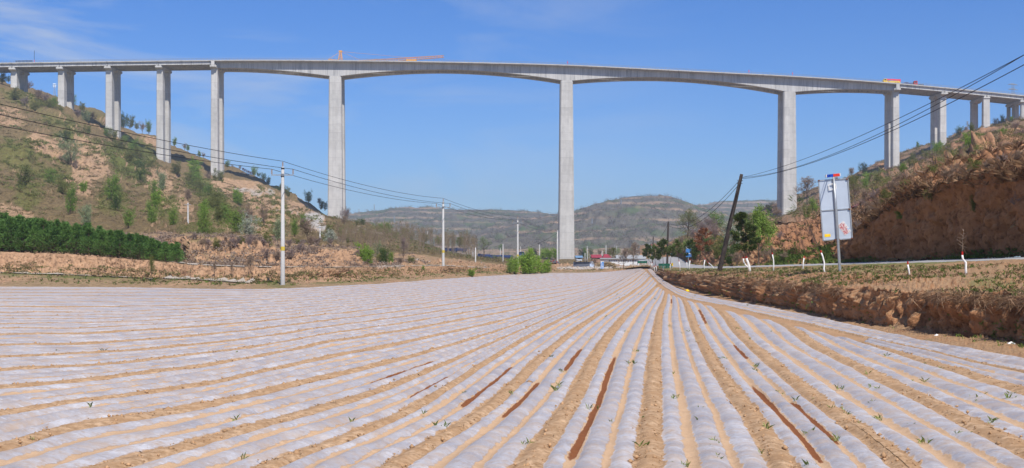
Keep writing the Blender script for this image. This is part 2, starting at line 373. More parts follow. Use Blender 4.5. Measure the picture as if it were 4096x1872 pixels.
WETS = {('L4','L5'): [(.345, 1.34, .33, .62), (.62, .335, .5, .7)], ('L5','L6'): [(.12, .36, .0, .5)], ('L7','L8'): [(0, .36, .12, .52), (.85, .36, .2, .9)], }
def ridge(f):
    h = np.zeros_like(f)
    h = np.maximum(h, .056 * np.clip(1 - (np.minimum(f, 1 - f) / .11) ** 2, 0, 1))
    for c, wd, a in ((.205, .095, .060), (.492, .12, .070), (.775, .112, .062)):
        t = np.clip(np.abs(f - c) / wd, 0, 1); h = np.maximum(h, a * np.cos(t * math.pi / 2) ** .8)
    return h
for a, b, ng in LOFTS:
    nu = max(24, int(round(ng * 34))) + 1
    A = smooth_poly(CURV[a], NV); B = smooth_poly(CURV[b], NV)
    def toW(C):
        Y = np.array([groundY(p) for p in C[:, 1]]); X = (C[:, 0] - CX) / F * Y; return X, Y
    ax, ay = toW(A); bx, by = toW(B)
    # interpolate between the rows in a blend of picture and ground space
    t = np.linspace(0, 1, nu)[None, :]
    ia, ib = 1 / ay[:, None], 1 / by[:, None]
    Yp = 1 / (ia * (1 - t) + ib * t); Yw = ay[:, None] * (1 - t) + by[:, None] * t
    Y = .5 * Yp + .5 * Yw
    tt = np.where(np.abs(by - ay)[:, None] > 1e-3, (Y - ay[:, None]) / np.where(np.abs(by - ay) < 1e-3, 1e-3, by - ay)[:, None], t)
    X = ax[:, None] * (1 - tt) + bx[:, None] * tt
    sa = np.concatenate([[0], np.cumsum(np.hypot(np.diff(ax), np.diff(ay)))]); sb = np.concatenate([[0], np.cumsum(np.hypot(np.diff(bx), np.diff(by)))])
    Vc = (sa[-1] - sa)[:, None] * (1 - t) + (sb[-1] - sb)[:, None] * t
    U = np.broadcast_to(u0 + t * ng, X.shape); uw = np.broadcast_to(t * ng, X.shape)
    wobn = pn(X * .35, Y * .35, 0) * .035 + pn(X * 2, Y * 2, 3.1) * .012
    f = (uw + wobn) % 1.0
    edge = np.clip(np.minimum(t * ng, (1 - t) * ng) / .05, 0, 1)
    hh = ridge(f) * (.8 + .35 * pn(X * .5, Y * .5, 7))
    width = np.hypot(ax - bx, ay - by)[:, None] / max(ng, 1)
    Z = zf(Y) + hh * np.clip(width / 1.2, .3, 1.25) + .012 * fbm(X * 2.2, Y * 2.2, 1.5, 3) * (f < .12) + .010 * fbm(X * 3, Y * 3, 0, 3) + .05 * pn(X * .07, Y * .07, 5)
    if a == 'L11': Z[:, :3] -= .11; Z[:, -3:] -= .11
    if a == 'L0': Z[:, :2] -= .1
    if a in ('L5', 'L6', 'L7', 'L8', 'L9', 'L10'): Z[-6:] -= np.linspace(0, .12, 6)[:, None]
    fV.append(np.stack([X, Y, Z], -1).reshape(-1, 3)); fUV.append(np.stack([U, Vc], -1).reshape(-1, 2))
    i = np.arange(NV - 1)[:, None] * nu + np.arange(nu - 1)[None, :]
    q = np.stack([i, i + 1, i + nu + 1, i + nu], -1).reshape(-1, 4) + base
    wet = np.zeros_like(X)
    pyv = HY + (H - Z) * F / Y
    pxv = CX + F * X / Y
    fW.append((a, b, pxv, pyv, uw, X, Y, wet)); fQ.append(q); base += NV * nu; u0 += math.ceil(ng)
# wet (freshly irrigated) furrows: ground lines in metres, given as picture feature points
WET = [[(1820,1640),(1870,1600),(1905,1565),(1980,1500),(2035,1458)], [(2048,1680),(2120,1600),(2190,1520)], [(2260,1490),(2310,1435),(2345,1390)], [(2290,1872),(2340,1740),(2420,1580),(2470,1470),(2490,1400)],
       [(3240,1872),(3140,1720),(3060,1610),(2985,1525)], [(3310,1790),(3230,1690),(3160,1600)], [(2995,1440),(2960,1400),(2940,1375)], [(2790,1235),(2812,1265),(2850,1300)], [(2680,1215),(2690,1195)], [(1500,1540),(1560,1505),(1650,1465),(1700,1440)], [(1660,1600),(1740,1540),(1790,1500)]]
for (a, b, pxv, pyv, uw, X, Y, wet) in fW:
    for line in WET:
        mid = line[len(line) // 2]; d = (pxv - mid[0]) ** 2 + (pyv - mid[1]) ** 2; k = np.unravel_index(np.argmin(d), d.shape)
        if d[k] > 144: continue
        um = uw[k]; cand = np.array([math.floor(um) + q for q in (.335, .638)]); um = cand[np.argmin(np.abs(cand - um))]
        y0_, y1_ = min(q[1] for q in line), max(q[1] for q in line)
        wob_ = pn(X * .8, Y * .8, 2) * .03
        wet[:] = np.maximum(wet, np.clip((.050 - np.abs(uw - um + wob_ * .6)) / .035, 0, 1) * np.clip((pyv - y0_) / (.14 * (y1_ - y0_)), 0, 1) * np.clip((y1_ - pyv) / (.14 * (y1_ - y0_)), 0, 1))
P = np.vstack(fV); field = quadmesh('field_ground', P, np.vstack(fQ), M_field, smooth=True)
tag(field, 'ploughed field covered by rows of pale plastic film', None, None, 'structure')
uvl = field.data.uv_layers.new(name='UVMap'); li = np.empty(len(field.data.loops), dtype=np.int32); field.data.loops.foreach_get('vertex_index', li)
uvl.data.foreach_set('uv', np.vstack(fUV)[li].astype(np.float32).ravel())
wa = field.data.attributes.new('wet', 'FLOAT', 'POINT'); wa.data.foreach_set('value', np.concatenate([q[7].ravel() for q in fW]).astype(np.float32))
FIELDV = P
# flip if needed
if field.data.polygons[1000].normal.z < 0: field.data.flip_normals()

# soil apron below and around the film
g = G('bare_soil'); Pn = g.pos(); a_ = g.noise(Pn, 5, 8, .7); b_ = g.noise(Pn, .8, 5)
g.col(g.mix(g.ramp(b_, [(.3, 0), (.7, 1)]), g.mix(a_, (.24, .13, .065), (.48, .29, .155)), g.mix(a_, (.34, .20, .10), (.56, .35, .19)))); g.rough(.97); g.bump(a_, .06)
M_soil = g.m
ys = np.concatenate([np.linspace(2, 60, 60), np.linspace(61, 420, 120)]); xs = np.linspace(-.62, .62, 160)
YY, XX = np.meshgrid(ys, xs, indexing='ij'); X = XX * YY - 0; Z = zf(YY) - .0 + .012 * fbm(X * .8, YY * .8, 2, 3) + .05 * pn(X * .07, YY * .07, 5)
i = np.arange(179)[:, None] * 160 + np.arange(159)[None, :]
gsoil = quadmesh('soil_ground', np.stack([X, YY, Z - .02 - .0003 * YY], -1).reshape(-1, 3), np.stack([i, i + 1, i + 161, i + 160], -1).reshape(-1, 4), M_soil, smooth=True)
tag(gsoil, 'bare tan soil of the field', None, None, 'structure')
# base ground sheet out to the horizon
bp = quadmesh('ground', [(-9000, -300, -2.5), (9000, -300, -2.5), (9000, 9000, -2.5), (-9000, 9000, -2.5)], [(0, 1, 2, 3)], M_valley)
tag(bp, 'valley floor reaching the horizon', None, None, 'structure')

# ------------------------------------------------------------------ terrain lofts
GRIDS = {}; GREEN = {}
# what grows or lies bare where: centre, radii, turn of each patch of the slopes as surveyed
PAINT = {
 'cover': [(360,645,90,60,40,-.9),(200,590,90,35,20,-.8),(30,850,90,35,10,-1.2),(330,720,60,60,60,-.7),(640,730,60,45,40,-.9),(600,560,50,16,20,-1),(470,540,40,14,20,-.8),(40,480,60,50,30,-.5),(150,560,60,30,20,-.5),(900,745,60,30,10,-1.2),(1000,750,60,30,15,-1.2),(1040,790,90,35,20,-1),(1200,830,60,20,15,-1.2),(1250,880,60,40,20,-1.2),(1130,840,90,30,20,-1),(1040,880,60,60,30,-.7),(740,830,30,60,-30,-.6),(700,790,60,60,0,-.4),(900,905,40,40,0,-.3),
   (3900,540,100,25,-20,-.7),(4000,600,120,35,-25,-.8),(3950,640,120,26,-20,-1),(3700,720,100,18,-12,-.9),(3480,800,60,40,10,-.4),(3200,960,90,70,-10,-1.2),(3250,900,60,60,0,-.8),(3080,950,80,40,10,-1),(3550,660,40,16,-20,-.8),(4050,540,60,30,-20,-.6),(3240,1000,110,35,-10,-1),
   (1240,1030,190,36,0,-.5),(300,1050,420,34,3,-.6),(1200,1100,260,24,2,-.4)],
 'green': [(170,600,100,30,25,.7),(60,620,100,60,20,.6),(200,700,120,40,20,.5),(330,580,130,36,22,.8),(500,650,100,50,35,.9),(560,620,60,60,30,.8),(850,790,100,40,52,.9),(790,740,60,35,40,.9),(900,870,50,40,50,.8),(110,780,60,60,0,.6),(300,700,60,50,0,.3),(450,800,60,60,40,.5),(650,830,60,60,0,.5),(230,480,100,30,25,.6),(100,400,100,30,20,.5),(1080,790,70,20,40,.6),(1140,860,50,26,20,.6),(1050,900,60,60,0,.4),(800,930,90,40,0,.4),(400,470,70,26,25,.3),
   (300,1105,340,12,3,.8),(1050,1140,120,14,0,.5),(1400,1120,160,12,-3,.6),(1750,1085,120,16,0,.4),(1950,1085,80,14,0,.6),
   (3180,1020,110,28,-10,.9),(3140,1045,80,16,0,.9),(3900,590,60,60,0,.5),(3780,620,60,40,0,.4),(3500,720,60,40,0,.4),(3630,870,60,60,0,.4),(2900,1078,300,8,0,.7),(3400,1075,400,14,-1,.4),(3960,1130,100,22,0,.5),(3700,1040,400,16,-3,.8)],
 'grey': [(2370,1069,130,5,-1,.8),(2300,1074,60,3,0,.8),(1560,1063,60,3,0,.7),(2560,1058,60,3,-3,.8),(1255,870,38,20,8,.9),(1262,905,40,12,5,.9),(1025,770,32,12,12,.6),(1150,845,60,8,18,.35),(970,760,40,6,3,.7),(1082,768,14,10,30,.7),(1420,922,46,5,0,.8),(1500,925,60,6,3,.7)],
}
def tab(s):
    """'px:py@Y px:py@Y ...' -> arrays"""
    a = []
    for q in s.split():
        x, r = q.split(':'); y, d = r.split('@'); a.append((float(x), float(y), float(d)))
    return np.array(a)
def loft(name, lines, px0, px1, step, bands, mat, label, noise_seed=0, terr=0):
    pxs = np.arange(px0, px1 + step, step, dtype=float)
    Ls = []
    for ln in lines:
        t = tab(ln) if isinstance(ln, str) else ln
        py = np.interp(pxs, t[:, 0], t[:, 1]); Y = np.interp(pxs, t[:, 0], t[:, 2])
        k = max(3, int(60 / step)) | 1; ker = np.hanning(k + 2)[1:-1]; ker /= ker.sum()
        pad = k // 2
        py = np.convolve(np.pad(py, pad, 'edge'), ker, 'valid'); Y = np.convolve(np.pad(Y, pad, 'edge'), ker, 'valid')
        Ls.append(np.stack([WX(pxs, Y), Y, WZ(py, Y)], -1))
    rows = []; amp = []; gr = []; sc = []
    for i, (n, am, gro, s) in enumerate(bands):
        t = np.linspace(0, 1, n, endpoint=(i == len(bands) - 1))
        for q in t:
            e = q if n < 5 else q
            rows.append(Ls[i] * (1 - e) + Ls[i + 1] * e); wgt = math.sin(math.pi * min(1, max(0, q))) * .55 + .45
            amp.append(am * wgt); gr.append(gro); sc.append(s)
    Pp = np.array(rows); amp = np.array(amp)[:, None]; gr = np.array(gr)[:, None]; sc = np.array(sc)[:, None]
    if len(lines) > 2:  # soften amplitude steps
        amp = (amp + np.roll(amp, 1, 0) + np.roll(amp, -1, 0)) / 3
    du = np.gradient(Pp, axis=1); dv = np.gradient(Pp, axis=0); nrm = np.cross(du, dv); nrm /= (np.linalg.norm(nrm, axis=-1, keepdims=True) + 1e-9)
    if terr and px0 < 0: amp = amp * np.interp(pxs, [1350, 1650], [1, .22])[None, :]
    flip = np.sign(nrm[..., 2:3] + 1e-6 - .2 * nrm[..., 1:2]); nrm = nrm * np.where(flip == 0, 1, flip)
    x, y, z = Pp[..., 0] / sc, Pp[..., 1] / sc, Pp[..., 2] / sc
    n0 = fbm(x + noise_seed, y, z, 5, .55)
    rid = 1 - 2 * np.abs(fbm(x * 1.1 + 5 + .4 * n0, y * 1.1, z * .22, 4, .55)); 
    if terr:
        zz_ = Pp[..., 2] / 5.5 + 2.4 * n0 + Pp[..., 0] * .01; msk = np.clip(.6 + 1.2 * fbm(x * .5, y * .5 + 9, z * .5, 2), 0, 1)
        n0 = n0 + terr * msk * np.tanh(2.5 * np.sin(zz_))
    n5 = fbm(x * 4.3, y * 4.3, z * 3, 3, .6)
    d = 1.0 * amp * ((1 - gr) * n0 + gr * (.55 * rid + .5 * n0 - .1) + .34 * n5)
    Pp = Pp + nrm * d[..., None]
    nr, nc = Pp.shape[:2]; i = np.arange(nr - 1)[:, None] * nc + np.arange(nc - 1)[None, :]
    Q = np.stack([i, i + 1, i + nc + 1, i + nc], -1).reshape(-1, 4)
    o = quadmesh(name, Pp.reshape(-1, 3), Q, mat, smooth=False)
    tag(o, label, None, None, 'structure'); GRIDS[name] = Pp
    pf = Pp.reshape(-1, 3); ppx = CX + F * pf[:, 0] / pf[:, 1]; ppy = HY + F * (H - pf[:, 2]) / pf[:, 1]
    wn = fbm(pf[:, 0] / 14, pf[:, 1] / 14, pf[:, 2] / 7, 4) * .9
    for att in ('cover', 'green', 'grey'):
        v = np.zeros(len(pf))
        for (x, y, rx, ry, rot, amt) in PAINT.get(att, ()):
            c_, s_ = math.cos(R(rot)), math.sin(R(rot)); dx, dy = ppx - x, ppy - y; u_ = (dx * c_ + dy * s_) / rx; v_ = (-dx * s_ + dy * c_) / ry
            t_ = np.clip((1.15 - np.sqrt(u_ * u_ + v_ * v_) + (wn * (.35 if att != 'grey' else .08))) / (.35 if att != 'grey' else .08), 0, 1)
            v = np.where(np.abs(amt) * t_ > np.abs(v), amt * t_, v)
        
        if att == 'green': GREEN[name] = v
        at_ = o.data.attributes.new(att, 'FLOAT', 'POINT'); at_.data.foreach_set('value', v.astype(np.float32))
    return o

edgeL = [(x, y) for x, y in CURV['L0']]
def line_from(pts, dz=0): return np.array([(x, y, groundY(y, dz)) for x, y in pts])
A0 = line_from([(-700,1141),(0,1148),(500,1151),(1024,1159),(1430,1142),(1720,1122),(2048,1100),(2200,1094),(2400,1091),(2490,1083),(2560,1072),(2640,1069)])
A0b = A0.copy(); A0b[:, 2] += 2.5; A0b[:, 1] = HY + (H - zf(A0b[:, 2]) - .25) * F / A0b[:, 2]
A0c = A0.copy(); A0c[:, 2] -= 1.5; A0c[:, 1] = HY + (H + .35) * F / A0c[:, 2]
SH = .55
LT = [A0c, A0, A0b,
 '-700:1085@118 0:1096@116 300:1105@114 600:1119@110 766:1122@107 1005:1138@106 1200:1122@112 1430:1117@122 1720:1100@151 1950:1090@176 2048:1088@198 2200:1083@212 2330:1080@222 2460:1077@235 2560:1066@290 2640:1065@330',
 '-700:1082@126 0:1091@124 300:1101@121 600:1115@117 766:1118@113 1005:1134@109 1200:1110@114 1430:1108@124 1720:1094@153 1950:1086@180 2048:1086@200 2200:1081@214 2330:1079@224 2460:1076@240 2560:1064@300 2640:1063@335',
 '-700:990@131 0:1007@129 262:1019@127 374:1024@126 514:1038@122 700:1052@118 766:1064@116 1024:1073@114 1342:1074@120 1678:1067@155 1771:1066@161 1950:1076@186 2048:1081@210 2200:1076@235 2330:1072@250 2460:1070@265 2560:1062@310 2640:1061@340',
 '-700:985@150 0:1001@150 262:1012@148 514:1032@143 700:1044@138 766:1058@126 1024:1067@124 1342:1069@131 1678:1062@166 1771:1061@172 1950:1070@200 2048:1075@225 2200:1070@255 2330:1066@270 2460:1064@285 2560:1058@330 2640:1058@350',
 '-700:960@190 0:962@186 300:962@182 600:962@160 700:948@145 766:942@139 900:946@136 1024:955@134 1103:1000@134 1304:997@141 1410:999@146 1450:1040@150 1500:1048@160 1678:1052@182 1800:1052@190 2048:1070@245 2330:1061@300 2460:1059@330 2640:1055@380',
 '-700:930@220 0:930@210 300:932@205 600:934@195 700:938@176 766:938@165 1024:945@165 1304:990@172 1416:993@180 1458:1012@190 1678:1018@215 1800:1035@230 2048:1062@270 2330:1057@340 2460:1056@370 2640:1052@420',
 '-700:840@260 0:850@260 300:850@260 600:872@260 766:885@258 1024:908@250 1200:940@245 1304:968@240 1458:990@245 1678:1005@270 1800:1025@280 2048:1055@310 2330:1053@390 2640:1050@460',
 '-700:680@360 0:705@360 300:745@360 600:795@360 766:822@355 900:852@350 1024:872@345 1200:905@340 1304:938@335 1458:962@340 1678:990@350 1797:1022@360 2048:1050@380 2330:1050@450 2640:1048@520',
 '-700:520@480 0:565@480 200:592@480 300:622@480 432:658@480 600:705@480 700:735@480 800:772@480 900:790@480 1024:818@470 1200:868@465 1304:905@460 1400:920@455 1458:922@450 1560:945@440 1678:975@440 1797:1022@440 1900:1038@450 2048:1046@460 2640:1047@600',
 '-700:330@610 0:400@610 243:470@610 432:575@610 550:625@610 633:668@610 740:706@610 838:728@610 900:738@610 1024:770@600 1150:820@590 1250:862@580 1337:913@570 1440:908@540 1500:920@520 1560:940@520 1678:985@520 1797:1030@540 2048:1042@560 2640:1044@640',
 '-700:240@650 0:335@650 60:352@650 243:425@650 432:532@650 550:600@650 633:645@650 740:680@650 838:702@650 900:712@650 1000:752@650 1050:770@650 1150:800@650 1220:835@648 1290:900@645 1337:912@640 1380:914@640 1440:905@600 1560:935@590 1678:990@590 1797:1036@600 2048:1040@640 2266:1047@660 2640:1043@680',
 '-700:210@780 0:322@780 157:364@780 221:381@780 306:424@780 412:446@780 472:511@770 612:539@770 663:568@770 748:598@760 816:630@750 880:652@745 954:670@740 975:690@735 1049:723@730 1075:760@728 1185:779@720 1224:803@720 1272:827@715 1300:860@712 1371:900@700 1479:920@690 1566:940@680 1700:1005@680 1900:1030@700 2640:1035@760',
 '-700:420@900 0:520@900 412:640@900 816:800@900 1100:900@880 1300:960@850 1500:1000@830 1797:1036@820 2640:1030@860',
]
def shiftl(ln): return ln
bandsL = [(4, .02, 0, 1), (6, .05, 0, 1), (10, .18, .2, 1.6), (5, .04, 0, 2), (32, .75, .95, 1.3), (8, .03, 0, 3), (30, .9, .95, 1.7), (10, .4, .2, 6), (14, 1.6, .4, 9), (24, 3.2, .55, 16), (26, 4.5, .6, 24), (26, 5.0, .6, 28), (12, 2.5, .5, 22), (20, 3.5, .5, 26), (5, 1, 0, 26)]
# split the left terrain into near banks and the big hillside
nb = 9
loft('terrace_banks', LT[:nb], -700, 2660, 6, bandsL[:nb - 1], M_bankL, 'terraced loess banks beyond the field')
_sk = tab(LT[nb - 1]); _sk[:, 1] += 14; _sk[:, 2] -= 3
loft('hillside', [_sk] + LT[nb - 1:], -700, 2700, 7, [(3, .3, 0, 6)] + bandsL[nb - 1:], M_hillL, 'tall loess hillside on the left', 0, .70)

RT = [
 '2560:1076@330 2606:1080@290 2652:1122@145 2711:1150@104 2790:1178@82 2923:1205@69 3161:1246@55 3400:1300@43.3 3638:1348@36.5 3877:1396@31.5 4096:1437@28.2 4500:1523@23.1 4900:1607@19.6',
 '2560:1072@335 2606:1074@300 2652:1117@149 2711:1139@114 2790:1160@94 2862:1178@80 3021:1206@66 3180:1232@57 3320:1262@49.2 3519:1298@42 3757:1326@38 4096:1366@33.2 4500:1430@28 4900:1500@24',
 '2560:1068@338 2606:1070@303 2652:1085@151 2703:1096@116 2790:1100@95 2862:1104@82 3021:1116@67.5 3180:1130@58 3320:1142@49.9 3519:1160@42.6 3757:1170@38.6 4096:1183@33.7 4500:1200@28.4 4900:1225@24.4',
 '2560:1066@340 2606:1068@306 2652:1079@162 2703:1085@128 2790:1084@107 2862:1084@93 3021:1087@78 3180:1087@68 3301:1090@61 3519:1096@53 3640:1099@49.5 3866:1106@44.5 4096:1114@41 4500:1130@35 4900:1145@30',
 '2560:1060@350 2606:1063@320 2652:1064@200 2700:1069@170 2760:1072@148 2862:1073@124 3000:1069@106 3100:1066@97 3296:1061@82 3500:1055@70 3700:1049@61 4096:1037@51 4500:1018@44 4900:995@39',
 '2560:1040@400 2606:1035@385 2652:1028@360 2700:1026@340 2728:1032@270 2750:1056@176 2862:1066@132 3000:1063@113 3100:1060@104 3296:1054@88 3500:1047@76 3700:1040.5@67 4096:1028@56.5 4500:1003@49 4900:980@43',
 '2560:1038@410 2606:1033@395 2652:1026@370 2700:1024@350 2728:1028@278 2760:1054@180 2862:1064@136 3000:1061@117 3100:1058@107 3296:1051@91 3500:1043@79 3700:1036@70 4096:1022@59 4500:997@51 4900:972@45',
 '2560:1030@430 2606:1025@430 2652:1012@420 2728:1005@300 2760:990@215 2862:968@170 3000:975@130 3080:1005@118 3200:1020@106 3296:1008@99 3380:960@91 3413:925@83 3539:830@75.6 3600:770@72.5 3773:722@65.4 3930:700@61.5 4096:668@57.1 4500:600@49.4 4900:560@43.6',
 '2560:1020@480 2606:1010@470 2652:1000@460 2730:975@350 2862:940@260 3000:925@250 3072:905@250 3200:890@235 3296:865@215 3413:840@180 3539:775@140 3600:738@125 3773:692@108 4096:602@93 4500:535@80 4900:480@70',
 '2560:1005@560 2650:995@550 2862:928@420 3000:908@420 3072:890@420 3200:865@420 3296:832@400 3413:787@330 3441:780@320 3586:720@280 3680:697@260 3773:668@240 3837:645@230 3964:590@215 4096:555@200 4500:440@175 4900:360@160',
 '2560:995@640 2650:990@640 2862:922@640 3000:897@640 3072:882@640 3156:874@648 3207:850@650 3296:795@650 3413:738@650 3500:700@650 3593:684@650 3680:635@650 3765:594@650 3860:550@650 3930:522@650 4000:502@650 4074:488@650 4096:484@650 4500:400@650 4900:340@650',
 '2560:985@740 2650:982@740 2800:930@740 2862:905@740 2936:876@740 3029:842@740 3072:825@740 3123:805@740 3207:767@740 3273:742@740 3394:710@740 3422:692@740 3483:666@740 3510:649@740 3629:600@740 3735:568@740 3807:545@740 3901:512@740 3964:499@740 4041:481@740 4096:464@740 4500:380@740 4900:320@740',
 '2560:1010@840 2862:960@840 3123:880@840 3483:760@840 3901:620@840 4900:450@840',
]
bandsR = [(10, .05, .1, .7), (40, .95, .8, 2.3), (16, .15, .2, 1.0), (16, .06, 0, 1.5), (8, .0, 0, 2), (4, .08, 0, 1), (34, .75, .75, 2.2), (22, 1.1, .4, 7), (28, 3.0, .5, 14), (26, 4.0, .55, 24), (16, 3.0, .5, 26), (4, 1, 0, 26)]
def _ext(ln):
    t = tab(ln); a = t[-1]; k = (a[0] - CX) / (6600 - CX); return np.vstack([t, [6600, HY + (a[1] - HY) / k, a[2] * k]])
RT = [_ext(ln) if i < 9 else ln for i, ln in enumerate(RT)]
def band_obj(name, i0, i1, step, mat, label, terr=0):
    return loft(name, RT[i0:i1 + 1], 2560, 6600 if i0 < 8 else 4900, step, bandsR[i0:i1], mat, label, 0, terr)
band_obj('roadside_bank', 0, 4, 3.5, M_bankR, 'crumbling loess bank beside the field')
band_obj('road', 4, 5, 12, M_asph, 'grey concrete road behind the bank')
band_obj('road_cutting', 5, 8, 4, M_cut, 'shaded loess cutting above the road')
band_obj('right_hillside', 8, 12, 6, M_hillR, 'brushy loess hillside on the right', .35)

# paved paths on the left terraces
def strip(name, pts, width, mat, label, dz=.06, n=160, grid='terrace_banks'):
    C = smooth_poly(pts, n); V = []
    Gp = GRIDS[grid].reshape(-1, 3)
    for px, py, Y in C:
        for s in (-.5, .5):
            y = Y + s * width; dd = (Gp[:, 0] - WX(px, Y)) ** 2 + (Gp[:, 1] - y) ** 2; V.append((WX(px, Y), y, max(float(Gp[np.argmin(dd), 2]), WZ(py, Y) - .2) + .1))
    o = quadmesh(name, V, [(2 * i, 2 * i + 1, 2 * i + 3, 2 * i + 2) for i in range(n - 1)], mat)
    return tag(o, label, None, None, 'structure')
strip('lower_path', [(-500,1082,124),(0,1091,121.5),(300,1101.5,118.5),(600,1115,114.5),(766,1119,111.5),(960,1132,109),(1010,1135,108.5)], 2.4, M_path, 'narrow concrete path below the pine terrace', .15)
strip('terrace_road', [(700,1058,124),(766,1061,121.5),(1024,1069.5,119.5),(1342,1071,126),(1500,1069,142),(1678,1064,161),(1771,1063,167),(1950,1072,193),(2100,1077,220)], 5.0, M_path, 'pale farm road on the terrace', .22)
strip('farm_track', [(1620,1055,185),(1700,1053,190),(1800,1051,196),(1870,1053,202)], 5, M_path, 'short pale track below the saplings')
strip('winding_track', [(1905,1096,186),(1935,1094,190),(1948,1089,196),(1930,1084,203),(1915,1080,208)], 2.0, M_path, 'short winding dirt track at the field edge')

# far hills
def hill(name, sky_pts, Ys, Yb, pyb, label, tan, seed, px0, px1):
    t = np.array(sky_pts, float)
    sk = np.stack([t[:, 0], t[:, 1], np.full(len(t), Ys)], 1)
    b0 = np.stack([t[:, 0], np.full(len(t), pyb + 40.), np.full(len(t), Yb * .85)], 1)
    b1 = np.stack([t[:, 0], np.full(len(t), pyb), np.full(len(t), float(Yb))], 1)
    m = sk.copy(); m[:, 1] = pyb + (t[:, 1] - pyb) * .45; m[:, 2] = Yb + (Ys - Yb) * .42
    m2 = sk.copy(); m2[:, 1] = pyb + (t[:, 1] - pyb) * .82; m2[:, 2] = Yb + (Ys - Yb) * .74
    bk = sk.copy(); bk[:, 1] += 60; bk[:, 2] += 250
    g = G(name + '_ground'); P = g.pos(); sp = g.n('SeparateXYZ'); g.l(P, sp.inputs[0])
    n1 = g.noise(P, .006, 7, .62); n2 = g.noise(P, .05, 6, .7); n3 = g.noise(P, .016, 6, .65)
    zz = g.math('ADD', g.math('MULTIPLY', sp.outputs['Z'], .075), g.math('MULTIPLY', n1, 2.4))
    ter = g.math('FRACT', zz); line = g.ramp(ter, [(0, 1), (.18, .9), (.30, 0), (.92, 0)])
    scrub = g.mix(g.ramp(n2, [(.35, 0), (.65, 1)]), (.088, .078, .062), (.155, .138, .108))
    scrub = g.mix(g.ramp(n3, [(.50, 0), (.60, .9)]), scrub, (.075, .105, .042))
    bare = g.mix(n2, (.24, .165, .11), tan)
    mk = g.math('MULTIPLY', line, g.ramp(g.noise(P, .012, 5, .6), [(.40, .1), (.54, 1)]))
    mk = g.math('MAXIMUM', mk, g.ramp(g.noise(P, .009, 8, .7), [(.60, 0), (.66, 1)]))
    g.col(g.mix(mk, scrub, bare)); g.rough(.95); g.bump(n2, 3.5)
    return loft(name, [b0, b1, m, m2, sk, bk], px0, px1, 5, [(8, 1, 0, 30), (34, 14, .5, 90), (26, 14, .5, 90), (16, 8, .4, 80), (5, 1, 0, 60)], g.m, label, seed)
hill('far_hill_left', [(1000,915),(1250,878),(1393,858),(1463,848),(1585,832),(1678,832),(1865,841),(1950,837),(2048,841),(2150,847),(2235,858),(2400,885),(2500,900)], 2300, 1450, 1000, 'terraced far hill at the left of the gap', (.38, .27, .18), 3, 1000, 2500)
hill('far_hill_right', [(2600,850),(2700,830),(2814,817),(2889,804),(2960,802),(3029,799),(3072,802),(3150,800),(3300,815),(3500,830)], 2500, 1500, 990, 'gullied far hill at the right of the gap', (.42, .31, .23), 9, 2600, 3500)
hill('far_hill_centre', [(1850,960),(1960,915),(2060,888),(2150,880),(2235,868),(2305,844),(2375,820),(2445,799),(2500,791),(2562,788),(2679,788),(2726,804),(2814,830),(2950,870),(3100,910),(3250,950),(3400,980)], 1700, 1150, 1003, 'brown scrubby central far hill', (.36, .25, .17), 21, 1850, 3400)
VF = ['1300:1075@640 2048:1056@660 2700:1056@680 3400:1060@700', '1300:1045@760 2048:1036@780 2700:1034@790 3400:1030@800', '1300:1020@980 2048:1020@980 2700:1018@980 3400:1015@980', '1300:1000@1250 2048:996@1200 2700:992@1180 3400:990@1200', '1300:985@1500 2048:985@1450 2700:980@1400 3400:980@1400']
g = G('terraced_fields'); P_ = g.pos(); sp = g.n('SeparateXYZ'); g.l(P_, sp.inputs[0]); n1 = g.noise(P_, .01, 5); n2 = g.noise(P_, .08, 6, .7)
ff = g.math('FRACT', g.math('ADD', g.math('MULTIPLY', sp.outputs['Z'], .45), g.math('MULTIPLY', n1, 3)))
cc = g.mix(g.ramp(ff, [(0, 0), (.5, 0), (.6, 1)]), (.36, .24, .165), (.24, .165, .10)); cc = g.mix(g.ramp(n2, [(.5, 0), (.62, .8)]), cc, (.10, .10, .04)); g.col(cc); g.rough(.95)
loft('valley_fields', VF, 1300, 3400, 12, [(14, .5, 0, 30), (16, 1, .1, 40), (14, 2, .2, 40), (8, 2, .2, 40)], g.m, 'tan fields across the valley floor')

# ------------------------------------------------------------------ find ground under a picture point
_all = {k: v.reshape(-1, 3) for k, v in GRIDS.items()}
_pp = {k: (CX + F * v[:, 0] / v[:, 1], HY + F * (H - v[:, 2]) / v[:, 1]) for k, v in _all.items()}
def locate(px, py, names=None, Ymin=0, Ymax=9999):
    best = None
    for tol in (7, 14, 28, 60):
        for k in (names or _all):
            v = _all[k]; x, y = _pp[k]
            m = (np.abs(x - px) < tol) & (np.abs(y - py) < tol) & (v[:, 1] > Ymin) & (v[:, 1] < Ymax)
            if m.any():
                idx = np.nonzero(m)[0]; sc = np.abs(x[idx] - px) + np.abs(y[idx] - py) + v[idx, 1] * .02
                j = idx[np.argmin(sc)]
                if best is None or v[j, 1] < best[1] * .8: best = v[j]
        if best is not None: return Vector(best)
    return W(px, 300, py)
